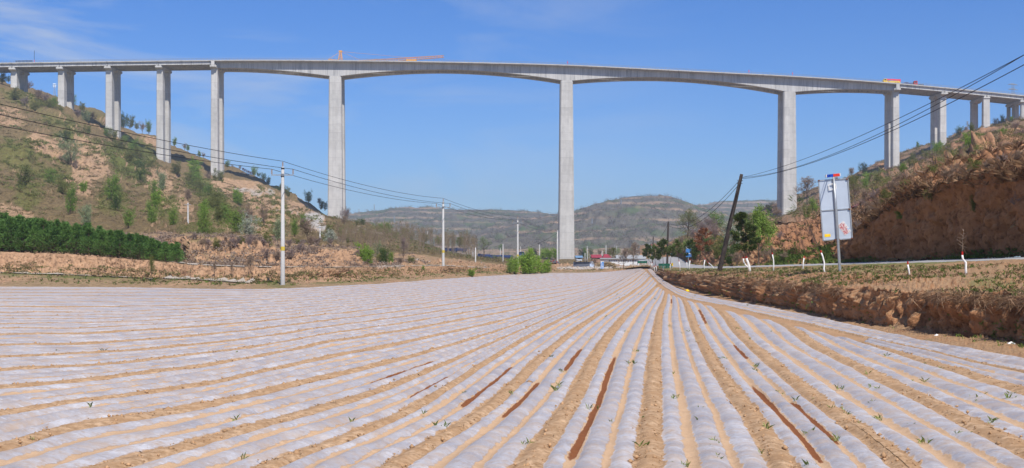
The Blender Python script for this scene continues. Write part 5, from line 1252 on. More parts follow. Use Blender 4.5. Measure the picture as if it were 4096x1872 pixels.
def where(px, py):
    b = min(LANDM, key=lambda q: math.hypot((px - q[0]), (py - q[1]) * 1.3)); dx, dy = px - b[0], py - b[1]
    if abs(dx) > abs(dy) * 1.4: w_ = 'right of' if dx > 0 else 'left of'
    elif abs(dy) > abs(dx) * 1.4: w_ = 'below' if dy > 0 else 'above'
    else: w_ = ('below and ' if dy > 0 else 'above and ') + ('right of' if dx > 0 else 'left of')
    dist = math.hypot(dx, dy); w_ = ('just ' if dist < 35 else 'well ' if dist > 130 else '') + w_
    return w_ + ' the ' + b[2]
def uniq(adj, noun, px, py, hp):
    for size in (('small ' if hp < 26 else 'large ' if hp > 62 else ''), 'rounded ', 'ragged ', 'narrow ', 'low ', 'leaning ', 'lone ', 'spreading '):
        lab = '%s%s %s %s' % (size, adj, noun, where(px, py))
        if lab not in used_labels: used_labels[lab] = 1; return lab
    k = 2
    lab = lab.replace('spreading ', '')
    while ('%s, number %d' % (lab, k)) in used_labels: k += 1
    lab = '%s, number %d' % (lab, k); used_labels[lab] = 1; return lab
HL = ['hillside', 'terrace_banks']
BUSH = """84 757 85 olive 1|201 734 55 fresh .9|252 776 50 olive 1|280 855 100 fresh .6|334 768 40 bright .9|348 900 70 pale .8|444 795 85 fresh 1|467 838 55 dark .9|514 908 65 fresh 1|565 738 55 dark .7|612 775 50 fresh .9|621 822 55 bright 1|612 900 80 fresh .8|645 770 75 pale .7|691 905 65 fresh .9|775 705 60 bright 1|710 697 45 olive 1.2|836 728 40 bare 1|873 738 55 olive 1.1|817 943 105 fresh .6|815 858 50 bright .9|948 812 50 bright .8|944 930 80 fresh 1|1000 943 70 blossom 1.1|752 808 50 bare 1|985 912 60 blossom 1|800 765 45 olive 1.3|830 790 45 fresh 1.2|860 815 50 olive 1.3|885 845 50 olive 1.2|905 875 50 fresh 1.2|850 840 45 olive 1.2|790 745 50 fresh 1.1|925 900 45 olive 1.2|870 880 45 olive 1.2|760 735 50 olive 1.1
280 650 90 pale .7|263 560 36 dark 1.2|348 485 38 pale 1|348 535 34 olive 1.2|501 572 30 fresh 1|535 610 46 fresh 1.1|560 640 50 olive 1.2|520 655 50 olive 1.2|480 600 45 olive 1.3|450 560 40 olive 1.3|430 545 34 fresh 1.2|600 690 46 olive 1.2|560 690 46 dark 1.1|68 360 45 olive 1.1|115 362 38 mauve 1.2|8 330 38 fresh 1|34 325 22 dark .9|289 424 48 fresh .9|212 428 38 fresh 1.2|493 509 50 dark 1|518 509 42 olive 1|548 514 24 olive 1|570 526 38 bare 1|595 530 42 fresh .8|697 581 28 fresh .9|739 598 26 bare 1|752 600 20 fresh 1|799 624 20 fresh 1|815 630 22 bare 1|180 410 36 mauve 1.3|150 400 40 bare 1.3|190 440 40 olive 1.3|240 460 38 olive 1.2|140 440 36 olive 1.2|310 470 34 mauve 1.3|370 480 32 bare 1.3|330 440 30 olive 1|160 450 40 olive 1.1|60 395 40 olive 1.3|100 425 38 mauve 1.2
910 666 24 fresh .9|930 673 16 bare 1|959 678 18 bare .8|1017 702 34 fresh .9|1032 704 14 dark 1.2|1053 722 28 dark .9|1071 738 28 dark .9|1124 760 24 olive 1|1109 785 36 dark .8|1150 785 36 olive .9|1234 808 40 fresh 1|1275 818 26 bare 1|1284 834 28 dark 1|1381 893 60 mauve .9|1378 905 40 bare 1|1425 900 20 olive 1.2|1450 902 26 dark 1.4|1300 838 30 dark .8|951 820 45 fresh .8|1010 811 18 fresh 1|1032 848 22 fresh 1|994 903 80 bare .8|1058 905 75 bare .8|960 900 60 bare 1|1117 975 90 pale .8|1178 943 58 fresh .7|1211 905 45 fresh 1|1262 912 34 fresh 1|1240 900 36 pale 1|1323 975 50 blossom 1.2|1430 1008 36 bright 1|1470 1063 70 bright .8|1448 1045 45 bright .9|1543 1057 60 dark 1|1520 1058 46 olive 1|1565 1055 44 fresh .8|1617 952 34 fresh 1.2|1753 975 26 fresh 1.2|1320 930 30 olive 1.3|1400 935 30 olive 1.3|1360 935 26 fresh 1.3|1450 940 26 olive 1.3|1524 928 34 fresh 1.6|1550 935 44 fresh .8|1560 940 40 fresh 1|1888 1104 28 bright 1.3|1692 1086 22 fresh 1|1600 1060 30 bare 1.5|1640 1055 28 olive 1.4|1110 1045 40 bare 1.4|1160 1040 42 mauve 1.4|1200 1010 36 mauve 1.5|1060 1030 38 mauve 1.4|1000 975 34 mauve 1.5|905 965 28 bare 1.5|1250 1010 28 bare 1.4|1430 1025 26 mauve 1.3|2062 1093 60 bright 1.1|2100 1095 80 bright 1.05|2145 1093 66 bright 1.15|2180 1094 50 bright 1.2|2040 1092 44 fresh 1.1|2122 1094 60 fresh 1.4|2200 1032 36 bright 1.1|2170 1032 30 bright 1.2|2220 1032 34 bright .9|2180 1030 36 fresh 1|2325 1028 32 olive 1.2|2345 1032 36 fresh .9|2400 1022 28 bare 1.3|2425 1020 24 olive 1.4|2440 1022 30 bare 1.2|2366 1018 24 olive 1.3|2140 1020 24 olive 1.4|2000 1000 22 fresh 1.2|1700 965 28 olive 1.4|1640 960 28 olive 1.3|1580 955 24 fresh 1.3|780 955 26 mauve 1.2|807 992 39 bare 1.3|834 991 36 mauve 1.4|861 990 33 olive 1.5|888 989 30 mauve 1.2|915 988 27 bare 1.3|942 987 40 mauve 1.4|969 986 37 olive 1.5|996 985 34 mauve 1.2|1023 984 31 bare 1.3|1050 983 28 mauve 1.4|1077 982 41 olive 1.5|1104 981 38 mauve 1.2|1131 988 35 bare 1.3|1158 987 32 mauve 1.4|1185 986 29 olive 1.5|1212 985 26 mauve 1.2|1239 984 39 bare 1.3|1266 983 36 mauve 1.4|1293 982 33 olive 1.5|1320 981 30 mauve 1.2|1347 980 27 bare 1.3|1374 979 40 mauve 1.4|1401 978 37 olive 1.5|2500 1020 26 bare 1.4|2520 1015 24 olive 1.3|2560 1020 30 mauve 1.3|2470 1015 22 fresh 1.2"""
for i, q in enumerate(BUSH.replace('\n', '|').split('|')):
    a = q.split(); px, py, hp, kind, sw = float(a[0]), float(a[1]), float(a[2]), a[3], float(a[4])
    p = place(px, py + 3, HL + (['valley_fields'] if py < 1035 and px > 1990 else [])); h = hp * p.y / F * 1.08
    plant(shrub_data(kind, i % 3), 'bush', p, h, random.uniform(0, 6.28), uniq(ADJ[kind], 'bush', px, py - hp / 2, hp), 'bush', 'bushes on the left slopes and valley', sw, ('stems', 'foliage'))
RHN = ['right_hillside', 'road_cutting']
BUSHR = """3408 703 32 bare 1.1|3455 690 36 fresh 1|3552 645 20 olive 1|3673 590 22 fresh .9|3646 640 26 olive 1.2|3837 542 32 fresh 1.4|3862 530 24 bare 1|3890 522 28 olive 1.2|3981 498 26 bare 1.1|4011 490 28 fresh .9|4025 488 22 bare 1|4046 483 18 fresh 1|3756 618 46 bright 1|3879 605 66 bright .9|3845 625 36 dark 1|3700 640 36 olive 1.3|3680 660 34 mauve 1.4|3640 665 34 olive 1.3|3610 690 36 fresh 1.2|3560 700 36 mauve 1.4|3730 640 34 mauve 1.4|3790 620 34 mauve 1.4|3935 570 34 bright 1.2|3960 560 24 olive 1.3|4010 545 28 bright 1.2|3900 560 30 mauve 1.4|4060 520 30 mauve 1.5|3480 740 44 bright 1.1|3510 735 34 olive 1.3|3460 755 40 fresh 1|3520 700 26 olive 1.2|3590 730 34 bare 1.3|3430 800 70 bare 1|3465 820 60 bare 1.1|3500 815 55 mauve 1.2|3440 860 60 mauve 1.1|3420 900 60 bare 1.2|3470 870 60 bare 1.1|3380 960 50 bare 1.3|3425 940 55 mauve 1.2|3500 850 55 bare 1.2|3540 820 55 olive 1.1|3580 780 55 bare 1.3|3640 755 60 bare 1.3|3690 745 55 mauve 1.3|3740 725 60 olive 1.2|3790 725 60 bare 1.4|3850 710 55 bare 1.4|3900 700 60 olive 1.3|3950 690 55 bare 1.4|4010 680 60 mauve 1.3|4065 665 60 bare 1.4|3820 690 46 bare 1.4|3930 650 46 mauve 1.3|4040 620 50 bare 1.4|3620 770 46 fresh .9|3725 800 46 olive 1|3610 880 56 fresh 1.1|3900 850 60 olive .8|4080 850 80 mauve 1|3860 620 40 mauve 1.5|3990 590 40 mauve 1.5|4080 560 44 mauve 1.5
2790 925 52 mauve 1.3|2815 950 60 mauve 1.3|2840 930 60 mauve 1.2|2860 960 60 mauve 1.3|2800 985 50 bare 1.3|2770 1000 46 bare 1.3|2775 960 44 mauve 1.3|2866 918 62 fresh 1.2|2890 1000 60 olive 1.1|2835 1010 60 dark 1.1|2870 1035 60 olive 1.1|2905 1050 60 dark 1.1|2780 1040 50 dark 1.2|2745 1000 38 fresh 1|2750 1040 44 bare 1.2|2912 985 90 blossom .9|2935 1010 90 blossom .8|2925 1060 60 dark 1|2950 1062 50 bare 1.3|3062 1045 60 bare 1.2|3085 1040 46 bare 1.2|3045 860 30 bare 1.3|3080 850 34 olive 1.2|3100 845 36 bare 1.1|3030 880 34 olive 1.3|3060 900 36 bare 1.3|3110 870 40 bare 1.2|2990 890 36 olive 1.3|2960 900 30 bare 1.3|2930 890 30 olive 1.3|3225 870 46 olive 1|3255 860 40 bright 1|3250 835 40 fresh 1|3200 885 40 bare 1.1|3380 760 36 fresh 1.1|3345 760 50 bare 1.1|3310 790 30 fresh .9|2700 1000 26 fresh 1.2|2680 995 24 bare 1.2|2662 985 22 fresh 1.2|2725 980 34 bare 1.2|3140 1045 36 bare 1.4|3120 960 34 mauve 1.3"""
for i, q in enumerate(BUSHR.replace('\n', '|').split('|')):
    a = q.split(); px, py, hp, kind, sw = float(a[0]), float(a[1]), float(a[2]), a[3], float(a[4])
    p = place(px, py + 3, RHN); h = hp * p.y / F * 1.08
    plant(shrub_data(kind, i % 3), 'bush', p, h, random.uniform(0, 6.28), uniq(ADJ[kind], 'bush', px, py - hp / 2, hp), 'bush', 'bushes on the right slopes', sw, ('stems', 'foliage'))
# free-standing trees
for px, py, hp, kind, sw, nm, names, lab in ((1232, 974, 90, 'bare', 1.0, 'tree', HL, 'bare brown round-crowned tree above the loess bank right of the nearest pole'),
    (1507, 1058, 82, 'pale', .7, 'tree', HL, 'slender pale tree at the hollow right of the loess bank'),
    (1839, 1005, 52, 'olive', 1.1, 'tree', HL, 'olive green tree over the parked lorries on the terrace'),
    (1936, 1022, 68, 'pale', 1.0, 'tree', HL, 'pale spreading willow tree above the parked row of lorries'),
    (2116, 1060, 62, 'bright', .9, 'tree', HL, 'bright green willow tree behind the willow bushes'),
    (2451, 1045, 50, 'olive', 1.0, 'tree', HL, 'thin leafed tree behind the white workshop'),
    (2494, 1076, 75, 'bare', .8, 'tree', HL, 'bare young tree in front of the workshop wall'),
    (2532, 1062, 82, 'bare', .8, 'tree', HL, 'taller bare tree right of the workshop wall middle'),
    (2377, 1078, 40, 'bare', .9, 'tree', HL, 'small bare bush-like tree left of the narrow blue sign'),
    (1612, 1050, 90, 'mauve', .5, 'tree', HL, 'thin leaning bare tree on the farm road'),
    (605, 1125, 92, 'olive', .45, 'tree', HL, 'young tree with pale leaves standing in front of the pines'),
    (860, 1110, 60, 'bare', .5, 'tree', HL, 'thin bare tree left of the nearest pole below the road'),
    (994, 1115, 85, 'bare', .6, 'tree', HL, 'bare dark tree on the bank left of the nearest pole'),
    (930, 1110, 50, 'bare', .5, 'tree', HL, 'second thin bare tree on the bank below the road'),
    (2752, 965, 116, 'willow', 1.05, 'tree', RHN, 'large pale willow tree above the road bend'),
    (3034, 1052, 195, 'fresh', .85, 'tree', None, 'big leafy bright green tree in front of the cutting'),
    (3229, 818, 98, 'bare', 1.0, 'tree', RHN, 'bare dark tree between the right main pier and the sign'),
    (3418, 805, 95, 'olive', .8, 'tree', RHN, 'olive green tree right beside the grey sign board')):
    p = place(px, py, names, 0, 400 if px < 3200 else 600) if names else W(px, 98, py)
    h = hp * p.y / F * 1.05
    if kind == 'fresh' and hp > 200: LMk = 'fresh'
    plant(tree_data(kind, int(px) % 2), nm, p, h, random.uniform(0, 6), lab, 'tree', None, sw)

# ------------------------------------------------------------------ pine plantation on the terrace
Gt = GRIDS['terrace_banks'].reshape(-1, 3)
def ground_near(x, y, Gp=Gt): d = (Gp[:, 0] - x) ** 2 + (Gp[:, 1] - y) ** 2; return float(Gp[np.argmin(d), 2])
rr = np.random.default_rng(3); npine = 0
edge = lambda px: np.interp(px, [-700, 0, 262, 514, 700, 766], [133.5, 131.5, 129, 124.5, 120.5, 119]) 
for row in range(5):
    px = -420 + row * 23
    while px < 712 - row * 2:
        Y = edge(px) + 1.2 + row * 2.6 + rr.uniform(-.4, .4); x = WX(px, Y)
        top = np.interp(px, [-700, 0, 200, 400, 600, 720], [862, 868, 878, 912, 945, 975]) + rr.uniform(-6, 12)
        z = ground_near(x, Y); h = (HY - top) / F * Y + H - z; h = max(1.6, min(h, 4.6)) * (1 if row < 4 else 1.02)
        plant(pine_data('pine', npine % 4), 'pine_tree', (x, Y, z - .05), h * rr.uniform(.76, 1.04), rr.uniform(0, 6.28), 'young dark green pine growing in the dense plantation on the loess terrace', 'pine tree', 'young pines of the terrace plantation', rr.uniform(.95, 1.25), tilt=(rr.normal() * .03, rr.normal() * .03))
        npine += 1; px += 44 * rr.uniform(.75, 1.25)
# ------------------------------------------------------------------ leafless sapling wood
def sapling_data(var):
    key = ('sap', var)
    if key in DATA: return DATA[key]
    r_ = np.random.default_rng(40 + var); tw = TW(); tips = []; q = Vector((0, 0, -.02)); d = Vector((r_.normal() * .03, r_.normal() * .03, 1))
    t2 = TW()
    for i in range(9):
        n = q + d.normalized() * .11; tw.add(q, n, .0085 * (1 - i * .09), .0085 * (1 - (i + 1) * .09)); q = n; d = d + Vector(r_.normal(size=3) * .05)
        if i > 2:
            for _ in range(4):
                a = r_.uniform(0, 6.28); e = q + Vector((math.cos(a) * .08, math.sin(a) * .08, r_.uniform(.08, .16))); t2.add(q, e, .003, .0018)
                for _ in range(2): e2 = e + Vector(r_.normal(size=3) * .03) + Vector((0, 0, .06)); t2.add(e, e2, .0018, .0012); tips.append(tuple(e2))
    P1, Q1 = tw.arrays(4); P2, Q2 = t2.arrays(3); C = np.array(tips)[r_.integers(0, len(tips), 170)] + r_.normal(size=(170, 3)) * .02; PL, QL = leaf_quads(C, .0105, r_)
    DATA[key] = (meshdata('trunk', P1, Q1, M_barkl), meshdata('crown', np.vstack([P2, PL]), np.vstack([Q2, QL + len(P2)]), [M_twig, LM['bud']], np.r_[np.zeros(len(Q2)), np.ones(len(QL))])); return DATA[key]
M_sapl = None
ns = 0; Gh = GRIDS['hillside'].reshape(-1, 3); Gboth = np.vstack([Gh, Gt])
for k in range(240):
    t = k / 240; px = 1345 + 560 * (rr.uniform() ** .85); 
    b0 = np.interp(px, [1340, 1458, 1560, 1680, 1800, 1910], [996, 1012, 1016, 1016, 1030, 1040]); b1 = np.interp(px, [1340, 1458, 1560, 1680, 1800, 1910], [955, 965, 965, 978, 1000, 1022])
    py = b0 + (b1 - b0) * rr.uniform() ** 1.3
    p = place(px, py, HL, 150, 480); h = np.interp(p.y, [150, 250, 400], [3.9, 5.2, 7.2]) * rr.uniform(.62, .95); h = min(h, 84 * p.y / F)
    plant(sapling_data(k % 5), 'sapling', p, h, rr.uniform(0, 6.28), 'thin leafless poplar sapling in the close planted wood on the slope', 'sapling', 'leafless saplings of the slope wood', rr.uniform(.9, 1.5))

# ------------------------------------------------------------------ whitewashed roadside trees
M_needle = LM['roadpine']
def pxpath(pts, px0, py0, Y): kk = Y / F; return [Vector(((x - px0) * kk, (i % 2) * .02, (py0 - y) * kk)) for i, (x, y) in enumerate(pts)]
def painted(px, py, white, upper, label, r0=.055, crown=None, stems=(), twigs=None, Y=None):
    r0 *= .7
    Y = Y or locate(px, py, ['roadside_bank']).y; b = W(px, Y, py); e = empty('roadside_tree', b, 0, label, 'tree', 'whitewashed trees along the road'); kk = Y / F
    P = pxpath(white, px, py, Y); n = len(P); P[0].z -= .25
    mb = MB(); mb.tube(P, [r0 * (1.15 - .3 * i / n) for i in range(n)], 8); mb.build('whitewashed_trunk', M_white, e, smooth=True)
    top = P[-1]; up = pxpath(upper, px, py, Y) if upper else []
    d = ((up[0] if up else top + Vector((0, 0, 1))) - top).normalized(); red = top + d * .13
    mb = MB(); mb.tube([top, red], r0 * .9, 8); mb.build('red_band', M_red, e)
    if up:
        mb = MB(); mb.tube([red] + up, [r0 * .75] + [r0 * (.65 - .45 * (i + 1) / len(up)) for i in range(len(up))], 7); mb.build('trunk', M_bark, e, smooth=True)
    for st in stems:
        Ps = pxpath(st, px, py, Y); mb = MB(); mb.tube(Ps, r0 * .6, 7); mb.build('whitewashed_trunk', M_white, e, smooth=True)
        mb = MB(); mb.tube([Ps[-1], Ps[-1] + Vector((-.02, 0, .12))], r0 * .5, 7); mb.build('red_band', M_red, e)
    if crown:
        cx_, cy_, rx, ry, kind, nn, ln = crown; r_ = np.random.default_rng(int(px)); tw = TW(); cen = []; dr = []
        ax = pxpath([(cx_, cy_)], px, py, Y)[0]; base_ = (up[0] if up else red); topc = ax + Vector((0, 0, ry * kk))
        for i in range(26):
            t = (i + .5) / 26; q = base_.lerp(topc, t); a = r_.uniform(0, 6.28); wdt = rx * kk * (math.sin(math.pi * min(1, .25 + t * .72))) * r_.uniform(.7, 1.15)
            tip = q + Vector((math.cos(a) * wdt, math.sin(a) * wdt, wdt * r_.uniform(.1, .55))); tw.add(q, tip, .014, .006)
            for s in (.45, .65, .85, 1): c = q.lerp(tip, s); cen.append(tuple(c)); dd = (tip - q).normalized(); dr.append((dd.x, dd.y, dd.z + .5))
        cen = np.array(cen); dr = np.array(dr); P2, Q2 = needle_cloud(cen, dr, ln, nn, r_, .05, .10); P1, Q1 = tw.arrays(4)
        o = quadmesh('crown', np.vstack([P2, P1]), np.vstack([Q2, Q1 + len(P2)]), [LM[kind], M_bark], e, np.r_[np.zeros(len(Q2)), np.ones(len(Q1))])
    if twigs:
        tw = TW(); r_ = np.random.default_rng(int(px)); nd = []; ndr = []
        for (a, b_) in twigs:
            A, B = pxpath([a, b_], px, py, Y); B.y += r_.uniform(-.2, .2); tw.add(A, B, .012, .005); nd.append(tuple(B)); ndr.append(tuple((B - A).normalized()))
        P1, Q1 = tw.arrays(4)
        if crown is None and upper and len(twigs) > 6 and px < 3400:
            P2, Q2 = needle_cloud(np.array(nd), np.array(ndr), .28, 260, r_, .09, .06); quadmesh('needles', P2, Q2, LM['roadpine'], e)
        quadmesh('twigs', P1, Q1, M_twig, e)
    return e
painted(2819, 1077, [(2819,1077),(2816,1060),(2820,1038)], [(2819,1010),(2818,985)], 'dead rusty red pine with whitewashed trunk left of the leaning pole', .07, (2818, 970, 32, 52, 'rust', 1500, .32))
painted(2861, 1077, [(2861,1077),(2850,1065),(2834,1051)], [(2815,1035),(2797,1022)], 'thin whitewashed sapling leaning far over to the left', .04)
painted(2756, 1077, [(2756,1077),(2758,1060),(2760,1042)], [(2763,1025),(2764,1008)], 'bushy roadside pine with a second whitewashed stem beside the blue board', .07, (2766, 1000, 30, 34, 'roadpine', 1500, .38), [[(2749,1077),(2748,1062),(2747,1048)]])
painted(2721, 1076, [(2721,1076),(2719,1060),(2716,1046)], [(2713,1015),(2710,990)], 'narrow young roadside pine with tufted top', .05, (2710, 985, 11, 22, 'roadpine', 500, .3), Y=118)
painted(2681, 1075, [(2681,1075),(2682,1062),(2681,1056)], [(2684,1030),(2688,1015)], 'small whitewashed roadside pine right of the upright wooden pole', .05, (2690, 1008, 16, 20, 'roadpine', 700, .34), Y=140)
painted(2653, 1076, [(2653,1076),(2653,1066),(2653,1058)], [(2652,1030),(2652,1010)], 'dense roadside pine just left of the upright wooden pole', .08, (2652, 998, 25, 34, 'roadpine', 1500, .5), Y=165)
painted(2627, 1079, [(2627,1079),(2625,1070),(2623,1064)], [(2621,1045),(2618,1030)], 'second roadside pine left of the upright wooden pole', .08, (2617, 1015, 22, 26, 'roadpine', 1300, .5), Y=185)
painted(2605, 1066, [(2605,1066),(2605,1060),(2604,1052)], [(2595,1040),(2590,1030)], 'farthest roadside pine in front of the transformer', .09, (2588, 1012, 22, 28, 'roadpine', 1300, .6), Y=230)
painted(2620, 1080, [(2620,1080),(2617,1072),(2616,1067)], None, 'short whitewashed stub nearest the film at the row end', .06, Y=150)
painted(2613, 1072, [(2613,1072),(2610,1060),(2609,1053)], None, 'tilted whitewashed stub behind the nearest one at the row end', .07, Y=190)
painted(3001, 1087, [(3001,1087),(2997,1065),(2991,1048),(2986,1033)], [(2981,1012),(2977,990)], 'roadside pine with thick whitewashed forked trunk right of the leaning pole', .11, (2966, 935, 46, 74, 'roadpine', 6500, .30), [[(2996,1082),(2993,1068),(2982,1060),(2975,1048),(2973,1034)]])
painted(3093, 1082, [(3093,1082),(3095,1060),(3094,1040),(3090,1018)], [(3083,985),(3074,955),(3066,935)], 'thin bare whitewashed tree in front of the tan slope', .055, None, (), [((3083,985),(3060,978)),((3074,955),(3082,940)),((3070,948),(3056,930)),((3083,985),(3094,965))])
painted(3212, 1077, [(3212,1077),(3213,1055),(3216,1032)], [(3219,1024)], 'short whitewashed stump with red tip left of the sign', .05)
tp12 = [(3281,1000),(3262,960),(3245,925),(3225,880),(3207,850),(3192,820),(3178,800)]
painted(3301, 1087, [(3301,1087),(3296,1075),(3297,1050),(3291,1025),(3285,1011)], tp12, 'tall thin pine leaning left beside the grey sign', .06, None, (),
        [((3192,820),(3172,796)),((3192,820),(3198,812)),((3207,850),(3183,832)),((3207,850),(3190,858)),((3225,880),(3228,868)),((3225,880),(3200,852)),((3235,900),(3218,905)),((3212,858),(3216,838)),((3200,835),(3180,842)),((3245,925),(3236,905)),((3225,878),(3245,866)),((3207,850),(3166,854)),((3190,822),(3200,800))])
painted(3640, 1098, [(3640,1098),(3636,1080),(3631,1058)], None, 'short broken whitewashed stake on the bank', .05)
painted(3866, 1103, [(3866,1103),(3864,1075),(3863,1050),(3852,1036),(3849,1020)], [(3849,1000),(3851,965),(3855,925)], 'whitewashed crooked sapling with dead whorled twigs at the right', .06, None, (),
        [((3849,985),(3868,1017)),((3849,985),(3872,992)),((3849,985),(3832,972)),((3849,985),(3838,994)),((3849,985),(3862,962)),((3850,975),(3834,955)),((3851,960),(3866,972)),((3851,958),(3835,962)),((3852,955),(3868,940)),((3853,945),(3843,932)),((3855,925),(3862,915)),((3854,935),(3868,930)),((3852,955),(3836,948)),((3855,925),(3850,912))])

# faded pink shade nets lying on the right slope
M_net = simple('faded_pink_net', (.38, .10, .15), .9, .3, 3)
for nm_, pts_, lab in (('a', [(3228,856),(3278,836),(3280,843),(3236,861)], 'strip of faded pink netting left of the grey sign board'), ('b', [(3406,830),(3450,806),(3492,803),(3494,811),(3452,816),(3410,838)], 'long strip of faded pink netting right of the grey sign board')):
    V = []
    for px, py in pts_:
        c = locate(px, py, ['right_hillside', 'road_cutting'], 100, 640); V.append(W(px, c.y - 2.5, py))
    k = len(V); V += [v + Vector((0, .05, .05)) for v in V]
    o = mesh('shade_net', V, [tuple(range(k)), tuple(range(k, 2 * k))[::-1]] + [(i, (i + 1) % k, k + (i + 1) % k, k + i) for i in range(k)], M_net); tag(o, lab, 'netting', 'pink nets on the right slope')
# ------------------------------------------------------------------ litter
for px, py, c, lab, s in ((2749, 1165, M_yel, 'yellow plastic bag lying at the foot of the bank', .32), (2967, 1203, M_orange, 'orange and white wrapper at the foot of the bank', .35), (3747, 1348, M_white, 'white scrap of paper between the film and the bank', .22), (4045, 1382, M_white, 'crumpled white plastic bag near the right edge', .25), (1336, 1015, M_white, 'white plastic sheet caught on the loess bank', .6), (1110, 962, M_white, 'white plastic scrap among bushes above the loess bank', .4), (3995, 1638, M_red, 'red wrapper among the weeds on the field', .09)):
    p = W(px, groundY(py) if py > 1150 else locate(px, py).y - .3, py); r_ = np.random.default_rng(int(px)); mb = MB()
    pts = [(s * (.5 + .2 * r_.normal()) * math.cos(a), s * (.4 + .15 * r_.normal()) * math.sin(a)) for a in np.linspace(0, 6.28, 9)[:-1]]
    V = [(x, y, abs(r_.normal()) * s * .2) for x, y in pts] + [(0, 0, s * .45)] + [(x * .8, y * .8, -.02) for x, y in pts]
    mb.add(V, [(i, (i + 1) % 8, 8) for i in range(8)] + [(9 + i, 9 + (i + 1) % 8, (i + 1) % 8, i) for i in range(8)]); o = mb.build('litter', c, loc=p); tag(o, lab, 'litter', 'scraps of litter')

# ------------------------------------------------------------------ ground cover as stuff
def blades(P0, n, hmin, hmax, wd, rr, lean=.6, down=0):
    """n blades per root point -> triangles"""
    m = len(P0); C = np.repeat(P0, n, 0) + rr.normal(size=(m * n, 3)) * [wd * 3, wd * 3, 0]; k = m * n
    hs = np.repeat(rr.uniform(hmin, hmax, m), n) * rr.uniform(.5, 1.1, k); a = rr.uniform(0, 6.28, k); l = np.abs(rr.normal(size=k)) * lean
    D = np.stack([np.cos(a) * l, np.sin(a) * l - .0, np.ones(k) * (1 - 2 * down)], 1); D /= np.linalg.norm(D, axis=1)[:, None]
    b = np.stack([-np.sin(a), np.cos(a), np.zeros(k)], 1) * wd
    mid = C + D * hs[:, None] * .55; tip = C + D * hs[:, None] + np.stack([np.cos(a), np.sin(a), -np.ones(k) * .6], 1) * (hs * .25)[:, None]
    P = np.stack([C - b, C + b, mid + b * .7, tip, mid - b * .7], 1).reshape(-1, 3); return P, np.arange(5 * k).reshape(k, 5)
def pick(grid, r0, r1, n, rr, px0=-200, px1=4300, slope=None):
    Gp = GRIDS[grid]; nr = Gp.shape[0]; i = rr.integers(int(nr * r0), max(int(nr * r0) + 1, int(nr * r1)), n * 3); j = rr.integers(0, Gp.shape[1], n * 3); p = Gp[i, j]
    x = CX + F * p[:, 0] / p[:, 1]; m = (x > px0) & (x < px1)
    # clumpy distribution
    c = fbm(p[:, 0] / 6, p[:, 1] / 6, p[:, 2] / 3, 3); m &= c > rr.uniform(-.5, .35, len(c))
    return p[m][:n] + rr.normal(size=(min(n, m.sum()), 3)) * [.12, .12, 0]
rr = np.random.default_rng(11)
def stuff(name, P, Q, mats, label, mi=None): o = quadmesh(name, P, Q, mats, None, mi); return tag(o, label, None, None, 'stuff')
M_dry = leafmat('dry_grass_blades', (.34, .23, .13), (.58, .43, .27), transl=.4)
M_dryb = leafmat('dry_brown_blades', (.24, .14, .085), (.48, .32, .20), transl=.4)
M_grn = leafmat('green_grass_blades', (.12, .19, .04), (.28, .38, .09), transl=.45)
M_scr = leafmat('scrub_leaves', (.15, .11, .055), (.32, .25, .12), transl=.35)
M_scg = leafmat('scrub_green', (.08, .11, .022), (.22, .25, .065), transl=.35)
P1, Q1 = blades(pick('terrace_banks', .12, 1, 3200, rr, -150, 2700), 7, .1, .32, .012, rr)
stuff('dry_grass', P1, Q1, M_dry, 'dry straw coloured grass on the left terraces')
P1, Q1 = blades(pick('terrace_banks', .1, .35, 2200, rr, -150, 2700), 6, .1, .3, .016, rr); stuff('green_grass', P1, Q1, M_grn, 'short green grass along the left field edge')
P1, Q1 = blades(pick('roadside_bank', .54, .93, 4200, rr, 2600, 4300), 6, .06, .2, .006, rr, .8); stuff('dry_grass', P1, Q1, M_dry, 'dry grass on top of the roadside bank')
P1, Q1 = blades(pick('roadside_bank', .50, .64, 2400, rr, 2600, 4300), 9, .2, .5, .006, rr, 1.0, .62); stuff('hanging_roots', P1, Q1, M_dryb, 'dry roots and stalks hanging over the bank face')
P1, Q1 = blades(pick('roadside_bank', .62, .93, 3200, rr, 2600, 4300), 7, .06, .2, .007, rr); stuff('green_grass', P1, Q1, M_grn, 'green grass beside the road verge')
P1, Q1 = blades(pick('roadside_bank', .08, .35, 450, rr, 2600, 4300), 6, .06, .18, .007, rr); stuff('green_grass', P1, Q1, M_grn, 'sparse green weeds at the foot of the bank')
P1, Q1 = blades(pick('road_cutting', .56, 1, 4200, rr, 2650, 4300), 9, .2, .7, .008, rr, 1.1, .1); stuff('dry_grass', P1, Q1, M_dryb, 'dry brush covering the top of the cutting')
P1, Q1 = blades(pick('road_cutting', 0, .12, 1500, rr, 2650, 4300), 8, .1, .3, .012, rr); stuff('green_grass', P1, Q1, M_grn, 'green grass in the ditch below the cutting')
